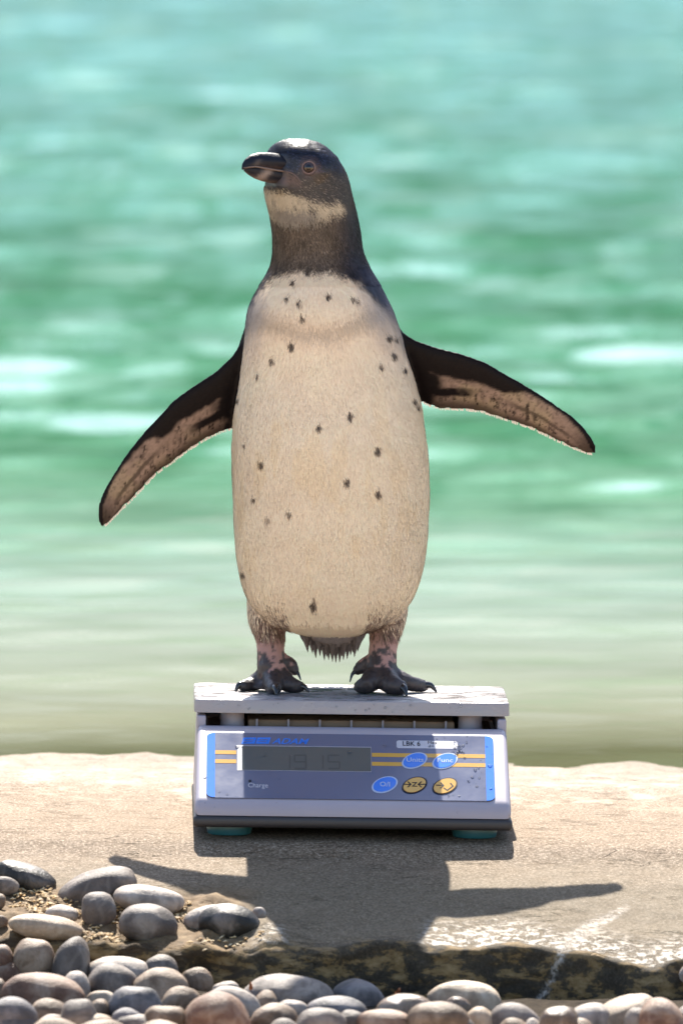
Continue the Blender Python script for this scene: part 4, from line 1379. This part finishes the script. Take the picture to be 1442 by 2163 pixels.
# ------------------------------------------------------------------ pebbles
def mat_pebble(name, c1, c2, c3, rough=.6, wet=0.0):
    N = NT(name)
    oi = N.n('ObjectInfo')
    tc = N.n('TexCoord'); ad = N.n('VectorMath', operation='ADD')
    N.l(tc.outputs['Object'], ad.inputs[0])
    cm_ = N.n('CombineXYZ'); N.l(N.math('MULTIPLY', oi.outputs['Random'], 17.0), cm_.inputs[0]); N.l(cm_.outputs[0], ad.inputs[1])
    n1 = N.noise(ad.outputs[0], 38, 5, .6, .5)
    n2 = N.noise(ad.outputs[0], 420, 4, .7)
    st = N.n('TexWave', i_Scale=14.0, i_Distortion=9.0, i_Detail=3.0); N.l(ad.outputs[0], st.inputs['Vector'])
    c = N.ramp(n1, [(.36, tuple(x * .72 for x in c1)), (.46, c1), (.54, c2), (.66, c3)])
    c = N.mix(N.math('MULTIPLY', N.ramp(st.outputs['Fac'], [(.90, 0.0), (.99, 1.0)]), .10), c, tuple(min(1, x * 1.7) for x in c3))
    c = N.mix(N.math('MULTIPLY', N.ramp(n2, [(.56, 0.0), (.7, 1.0)]), .35), c, tuple(x * .45 for x in c1))
    b = N.math('ADD', .88, N.math('MULTIPLY', oi.outputs['Random'], .24))
    hs = N.n('HueSaturation'); N.l(b, hs.inputs['Value']); N.l(c, hs.inputs['Color'])
    r = N.math('SUBTRACT', rough, N.math('MULTIPLY', n1, wet))
    return N.set(Base_Color=hs.outputs[0], Roughness=r, Specular_IOR_Level=.22, Normal=N.bump(N.math('ADD', n2, N.math('MULTIPLY', n1, .8)), .55, .0016))
PM = {'grey': mat_pebble('pebble_grey', (0.119, 0.096, 0.081), (0.188, 0.155, 0.130), (0.250, 0.212, 0.177)),
      'pale': mat_pebble('pebble_pale', (0.236, 0.193, 0.161), (0.320, 0.267, 0.222), (0.390, 0.329, 0.278)),
      'tan': mat_pebble('pebble_tan', (0.139, 0.093, 0.060), (0.215, 0.155, 0.107), (0.278, 0.212, 0.155)),
      'rust': mat_pebble('pebble_rust', (0.139, 0.074, 0.047), (0.208, 0.134, 0.091), (0.278, 0.205, 0.155)),
      'cream': mat_pebble('pebble_cream', (0.278, 0.205, 0.139), (0.362, 0.280, 0.199), (0.431, 0.354, 0.271)),
      'dark': mat_pebble('pebble_dark_wet', (0.031, 0.028, 0.024), (0.084, 0.072, 0.060), (0.167, 0.142, 0.123), .55, .30),
      'blue': mat_pebble('pebble_bluegrey', (0.091, 0.083, 0.083), (0.139, 0.124, 0.123), (0.195, 0.174, 0.166)),
      'wet': mat_pebble('pebble_wet_tan', (0.153, 0.106, 0.072), (0.230, 0.169, 0.123), (0.312, 0.248, 0.194), .45, .5)}
GC = 'pebbles set in the cement at the ledge'
GB = 'pebbles in the loose bed below the ledge'
# u0, u1, vtop, vbottom, tilt(deg, + = right end up), material, zone, label
PEB = [(-8, 121, 1817, 1886, -18, 'dark', 'U', 'dark wet pebble with a white glint at the top of the cemented pebbles'),
 (-20, 41, 1851, 1899, -12, 'grey', 'U', 'brownish grey pebble beside the seed litter below the dark wet pebble'),
 (-20, 13, 1887, 1925, 0, 'tan', 'U', 'small tan pebble at the edge of the seed litter'),
 (117, 287, 1830, 1910, 14, 'grey', 'U', 'largest long grey pebble touched by the tip of the flipper shadow'),
 (240, 389, 1869, 1938, -8, 'pale', 'U', 'pale veined pebble beside the flipper shadow behind a rounded grey pebble'),
 (173, 247, 1884, 1968, 0, 'grey', 'U', 'upright pear shaped grey pebble between the long grey and veined pebbles'),
 (253, 378, 1910, 1996, -6, 'grey', 'U', 'rounded grey pebble with a brown underside in front of the pale veined pebble'),
 (96, 168, 1911, 1950, -4, 'pale', 'U', 'small white pebble half buried behind a flat whitish pebble'),
 (18, 181, 1928, 1987, -9, 'cream', 'U', 'long flat whitish pebble with a tan underside lying in the cement'),
 (418, 551, 1908, 1990, -3, 'dark', 'U', 'domed pebble with a black band in the hollow by the penguin shadow'),
 (388, 496, 1911, 1968, 6, 'pale', 'U', 'pale pebble behind the black banded domed pebble'),
 (532, 562, 1916, 1944, 0, 'pale', 'U', 'tiny pale pebble at the edge of the penguin body shadow'),
 (-16, 18, 1933, 1962, 0, 'tan', 'U', 'small mossy tan pebble beside the long flat whitish pebble')]
lows = [(30, 117, 1982, 2050, -12, 'tan'), (112, 189, 1978, 2075, -4, 'grey'), (-25, 32, 1995, 2040, 0, 'rust'), (-24, 56, 2023, 2085, 4, 'rust'), (24, 116, 2023, 2085, 0, 'tan'),
 (186, 329, 2020, 2070, -4, 'pale'), (305, 377, 2016, 2065, -5, 'grey'), (184, 299, 2033, 2115, -3, 'grey'), (130, 190, 2050, 2120, -6, 'pale'), (6, 178, 2055, 2135, -5, 'rust'),
 (283, 398, 2045, 2125, 0, 'tan'), (-22, 15, 2066, 2110, -5, 'tan'), (60, 152, 2109, 2160, -3, 'tan'), (127, 206, 2110, 2175, 0, 'grey'), (182, 245, 2092, 2130, 3, 'cream'), (193, 231, 2110, 2150, 0, 'tan'),
 (226, 341, 2083, 2155, 3, 'blue'), (-30, 81, 2106, 2175, -8, 'blue'), (-40, 84, 2125, 2205, -10, 'blue'), (79, 147, 2142, 2195, 0, 'pale'), (143, 248, 2141, 2205, 3, 'cream'), (236, 298, 2129, 2170, 0, 'blue'),
 (229, 334, 2142, 2205, 0, 'grey'), (303, 392, 2125, 2185, 3, 'tan'), (340, 427, 2082, 2145, 4, 'tan'), (380, 455, 2043, 2095, 0, 'tan'), (450, 507, 2072, 2105, 0, 'pale'), (421, 549, 2082, 2150, -4, 'pale'),
 (386, 534, 2093, 2205, 0, 'rust'), (537, 588, 2091, 2135, -12, 'tan'), (512, 705, 2057, 2132, -6, 'grey'), (579, 648, 2112, 2150, -4, 'pale'), (526, 628, 2119, 2180, -4, 'tan'), (697, 811, 2067, 2125, -4, 'blue'),
 (648, 779, 2104, 2150, 0, 'blue'), (623, 735, 2129, 2185, 4, 'grey'), (709, 773, 2133, 2180, -4, 'grey'), (755, 876, 2132, 2185, -4, 'rust'), (791, 917, 2098, 2150, 4, 'wet'), (903, 1056, 2070, 2132, 3, 'cream'),
 (936, 993, 2104, 2140, -4, 'wet'), (860, 995, 2115, 2190, -4, 'tan'), (980, 1046, 2126, 2180, -3, 'cream'), (945, 1001, 2148, 2195, 0, 'grey'), (1031, 1139, 2117, 2180, -10, 'grey'), (1105, 1145, 2150, 2190, 0, 'pale'),
 (1138, 1219, 2125, 2190, 0, 'wet'), (1195, 1303, 2119, 2175, 4, 'pale'), (1243, 1394, 2100, 2175, 18, 'cream'), (1318, 1376, 2128, 2185, 10, 'grey'), (1344, 1445, 2107, 2205, 12, 'rust'), (1420, 1490, 2122, 2180, 0, 'grey'),
 (1432, 1475, 2036, 2066, 0, 'pale'), (1050, 1120, 2150, 2200, 0, 'tan'), (1180, 1260, 2150, 2205, 0, 'tan'), (560, 640, 2150, 2205, 0, 'grey'), (640, 720, 2160, 2215, 0, 'cream'), (840, 930, 2158, 2215, 0, 'grey')]
low_labels = """broad tan pebble behind the thumb shaped grey one against the cement
upright thumb shaped grey pebble against the cement ledge
pinkish brown pebble at the back of the bed below the cement
rusty pebble behind the wide rusty one with its top in sun
round tan pebble between the pinkish one and the thumb shaped one
flat white pebble lying behind the rounded grey ones
grey pebble tucked under the crumbling edge of the cement
large rounded grey pebble in front of the flat white one
narrow pale pebble wedged beside the large rounded grey one
wide rusty brown pebble in front of the upright thumb shaped pebble
large domed tan pebble next to the large rounded grey one
small tan pebble beside the end of the wide rusty one
low tan pebble half hidden in front of the wide rusty one
round grey pebble in front of the narrow pale wedged one
thin cream pebble sliver showing between grey pebbles
tiny tan pebble between the round grey and bluish ones
bluish grey pebble with a pale top below the domed tan one
bluish pebble behind the larger bluish one in the front row
larger dark bluish pebble in the front row of the bed
pale pebble between the dark bluish and cream ones in front
cream pebble in the front row below the round grey one
small bluish grey pebble in front of the bluish grey pale topped one
grey pebble in the front row beside the cream one
tan pebble in the front row beside the large rusty dome
tan pebble sloping against the large rusty domed one
small tan pebble below the rocky hollow of the ledge
thin pale pebble behind the broad pale one
broad pale pebble behind the large rusty domed one
large rusty domed pebble standing highest in the loose bed
small tan pebble at the end of the long half shaded one
long grey pebble with half of its top in the shadow of the bird
small pale pebble in front of the long half shaded one
tan pebble next to the large rusty dome in the front row
blue grey pebble wholly in shadow beside the dry leaf
flat blue grey pebble in shadow in front of the dry leaf
grey pebble in the front row below the flat shaded blue one
smaller grey pebble leaning on its neighbour below the dry leaf
rusty pebble with a wavy top in front of the wet glinting one
wet tan pebble with a bright glint beside the dry leaf
cream pebble with a tan underside lying against the dark rock face
small wet pebble in front of the cream one by the rock face
wide tan pebble below the cream one by the rock face
small cream pebble to the side of the wide tan one
small grey pebble in front of the wide tan one
grey pebble at the foot of the white dropping streak
tiny pale pebble in front of the one below the dropping streak
wet tan pebble past the foot of the white dropping streak
pale pebble behind the end of the long cream leaning one
long cream pebble leaning up towards a rounded rusty one
grey pebble under the leaning long cream one
rounded rusty pebble leaning on the long cream one
grey pebble beside the rounded rusty leaning one
small white stone resting on the dark rock face
tan pebble in front of the grey one below the dropping streak
tan pebble in front of the pale one below the rock face
grey front row pebble below the small pale one by the half shaded one
cream front row pebble below the flat shaded blue one
grey front row pebble below the wavy topped rusty one""".split("\n")
for (a, b, c, d, e, f), lab in zip(lows, low_labels):
    PEB.append((a, b, c, d, e, f, 'B', lab))
ico = bmesh.new(); bmesh.ops.create_icosphere(ico, subdivisions=4, radius=1)
ICO = np.array([v.co[:] for v in ico.verts]); ICOF = np.array([[v.index for v in f.verts] for f in ico.faces]); ico.free()
def pebble_verts(seed, a, b, c, tilt, yaw=0):
    r = np.random.default_rng(seed)
    e = ICO.copy()
    e = np.sign(e) * np.abs(e) ** r.uniform(.86, 1.0, 3)
    o = r.uniform(0, 50, 3)
    nz = fbm(ICO + o, .9, 2) - .5
    e = e * (1 + .34 * nz)[:, None] * (1 + .055 * (fbm(ICO + o, 3.2, 4) - .5))[:, None]
    e[:, 2] += r.uniform(-.15, .15) * e[:, 0] ** 2 - .05
    e /= np.abs(e).max(0)
    e = e * np.array([a, b, c])
    t = math.radians(tilt); ct, st = math.cos(t), math.sin(t)
    x, z = e[:, 0] * ct - e[:, 2] * st, e[:, 0] * st + e[:, 2] * ct
    cy, sy = math.cos(yaw), math.sin(yaw)
    return np.stack([x * cy - e[:, 1] * sy, x * sy + e[:, 1] * cy, z], -1)
for i, (u0, u1, vt, vb, tilt, mt, zone, label) in enumerate(PEB):
    uc, wpx, hpx = (u0 + u1) / 2, u1 - u0, vb - vt
    sc_ = px * .98
    a = wpx * sc_ / 2
    c = min(hpx * sc_ / 2, a * 1.35) * (1.0 if zone == 'U' else 1.45)
    b = min(max(a * .75, c * .9), .030)
    # distance: where a pebble of this size, sunk a little, has its top at this pixel
    best = None
    for t in np.linspace(.25 if zone == 'U' else .475, .70, 300):
        top = P(uc, vt, -t)
        g = min(ground_z(t, top[0]), 9) if zone == 'U' else bed_z(top[0], t)
        expo = (1.45 if zone == 'U' else 1.15) * c
        err = abs(top[2] - c * .0 - (g + expo))
        if best is None or err < best[0]:
            best = (err, t, top)
    err, t, top = best
    ctr = np.array([top[0], -t, top[2] - c])
    Vp = pebble_verts(100 + i, a / max(.8, math.cos(math.radians(tilt))), b, c * (1 - .006 * abs(tilt)), tilt, random.uniform(-.25, .25))
    # settle the rotated outline on the same top and width
    Vp[:, 2] += c - Vp[:, 2].max()
    me = np_mesh('pebble', Vp, ICOF)
    o = obj('pebble', me, PM[mt])
    o.location = ctr
    tag(o, label, 'pebble', GC if zone == 'U' else GB)
# the bed goes on beside and in front of the picture
bV, bF, off_ = [], [], 0
ico2 = bmesh.new(); bmesh.ops.create_icosphere(ico2, subdivisions=3, radius=1)
I2 = np.array([v.co[:] for v in ico2.verts]); I2F = np.array([[v.index for v in f.verts] for f in ico2.faces]); ico2.free()
rr = np.random.default_rng(5)
for row in range(14):
    for kx in range(34):
        x = -.78 + kx * .047 + rr.uniform(-.012, .012) + (row % 2) * .02
        t = .80 + row * .042 + rr.uniform(-.01, .01)
        if row < 5 and False: continue
        a, b, c = rr.uniform(.016, .028), rr.uniform(.014, .022), rr.uniform(.010, .016)
        bV.append(I2 * np.array([a, b, c]) * (1 + .25 * (fbm(I2 + rr.uniform(0, 40, 3), 1.1, 2) - .5))[:, None] + np.array([x, -t, bed_z(x, t) + .2 * c]))
        bF.append(I2F + off_); off_ += len(I2)
for kx in range(120):          # both sides of the picture
    s = -1 if kx % 2 else 1
    x = s * rr.uniform(.33, .75); t = rr.uniform(.50, .80)
    a, b, c = rr.uniform(.016, .028), rr.uniform(.014, .022), rr.uniform(.012, .018)
    bV.append(I2 * np.array([a, b, c]) * (1 + .25 * (fbm(I2 + rr.uniform(0, 40, 3), 1.1, 2) - .5))[:, None] + np.array([x, -t, bed_z(x, t) + .3 * c]))
    bF.append(I2F + off_); off_ += len(I2)
rest = obj('pebble_bed', np_mesh('pebble_bed', np.concatenate(bV), np.concatenate(bF)), PM['tan'])
tag(rest, 'bed of loose pebbles spreading in front of the ledge', 'pebbles', None, 'stuff')

# ------------------------------------------------------------------ litter
def litter():
    V, Fq = [], []
    r = random.Random(3)
    def chip(u, v, L, w):
        t, x = hit_ground(u, v)
        z = ground_at(x, t) + .0012
        a = r.uniform(0, math.pi); ca, sa = math.cos(a), math.sin(a)
        tz = r.uniform(-.4, .4)
        k = len(V)
        for (p, q, h) in ((-1, 0, 0), (0, -1, .25), (1, 0, 0), (0, 1, .25), (0, 0, .9), (0, 0, -.5)):
            X_, Y_ = p * L, q * w
            V.append((x + X_ * ca - Y_ * sa, -t + X_ * sa + Y_ * ca, z + h * w + tz * X_))
        for f in ((0, 1, 4), (1, 2, 4), (2, 3, 4), (3, 0, 4), (1, 0, 5), (2, 1, 5), (3, 2, 5), (0, 3, 5)):
            Fq.append(tuple(k + q for q in f))
    zones = [((20, 120), (1878, 1925), 110), ((60, 170), (1900, 1935), 30), ((160, 260), (1940, 1985), 40), ((235, 260), (1900, 1960), 25), ((370, 400), (1905, 1950), 30), ((400, 560), (1985, 2010), 30), ((180, 260), (1975, 1995), 30)]
    for (ua, ub_), (va, vb_), n in zones:
        for k in range(n):
            chip(r.uniform(ua, ub_), r.uniform(va, vb_), r.uniform(.0015, .0042), r.uniform(.0008, .0016))
    return poly_mesh('seed_litter', V, Fq, False)
N = NT('dry_seed_husk')
gi_ = N.n('NewGeometry')
M_husk = N.set(Base_Color=N.ramp(gi_.outputs['Random Per Island'], [(0, (.30, .17, .06)), (.5, (.52, .34, .14)), (1, (.62, .47, .27))]), Roughness=.6)
lit = obj('seed_litter', litter(), M_husk)
tag(lit, 'golden dry seed husks scattered between the cemented pebbles', 'litter', None, 'stuff')

# dry leaf: two curled orange lobes
N = NT('dry_leaf')
M_leaf = N.set(Base_Color=N.ramp(N.noise(N.coords(), 160, 4), [(.3, (.22, .06, .02)), (.7, (.46, .17, .06))]), Roughness=.6)
def leaf(u0, v0, W, Hh, t, lean, label):
    n, m = 14, 8
    V, Fq = [], []
    b = P(u0, v0, -t)
    for lay in (0, .0005):
        for i in range(n):
            s = i / (n - 1)
            w = W * math.sin(math.pi * (s * .92 + .06)) ** .8 * (1 - .35 * s)
            for j in range(m):
                q = j / (m - 1) * 2 - 1
                V.append(b + np.array([w * q + lean * s * s, lay + .5 * w * q * q - .006 * s * s, Hh * s + .0015 * math.sin(9 * q + 4 * s)]))
    for lay in (0, n * m):
        for i in range(n - 1):
            for j in range(m - 1):
                a = lay + i * m + j
                Fq.append((a, a + 1, a + m + 1, a + m))
    ctr = b
    o = obj('dry_leaf', poly_mesh('dry_leaf', np.array(V) - ctr, Fq), M_leaf)
    o.location = ctr
    tag(o, label, 'leaf')
leaf(783, 2132, .0042, .0135, .53, -.002, 'larger curled orange dry leaf standing between shaded pebbles')
leaf(838, 2112, .0028, .0085, .52, .002, 'smaller curled orange dry leaf scrap beside the wet glinting pebble')
leaf(530, 2091, .0018, .0060, .575, 0, 'tiny orange leaf scrap on the long half shaded grey pebble')
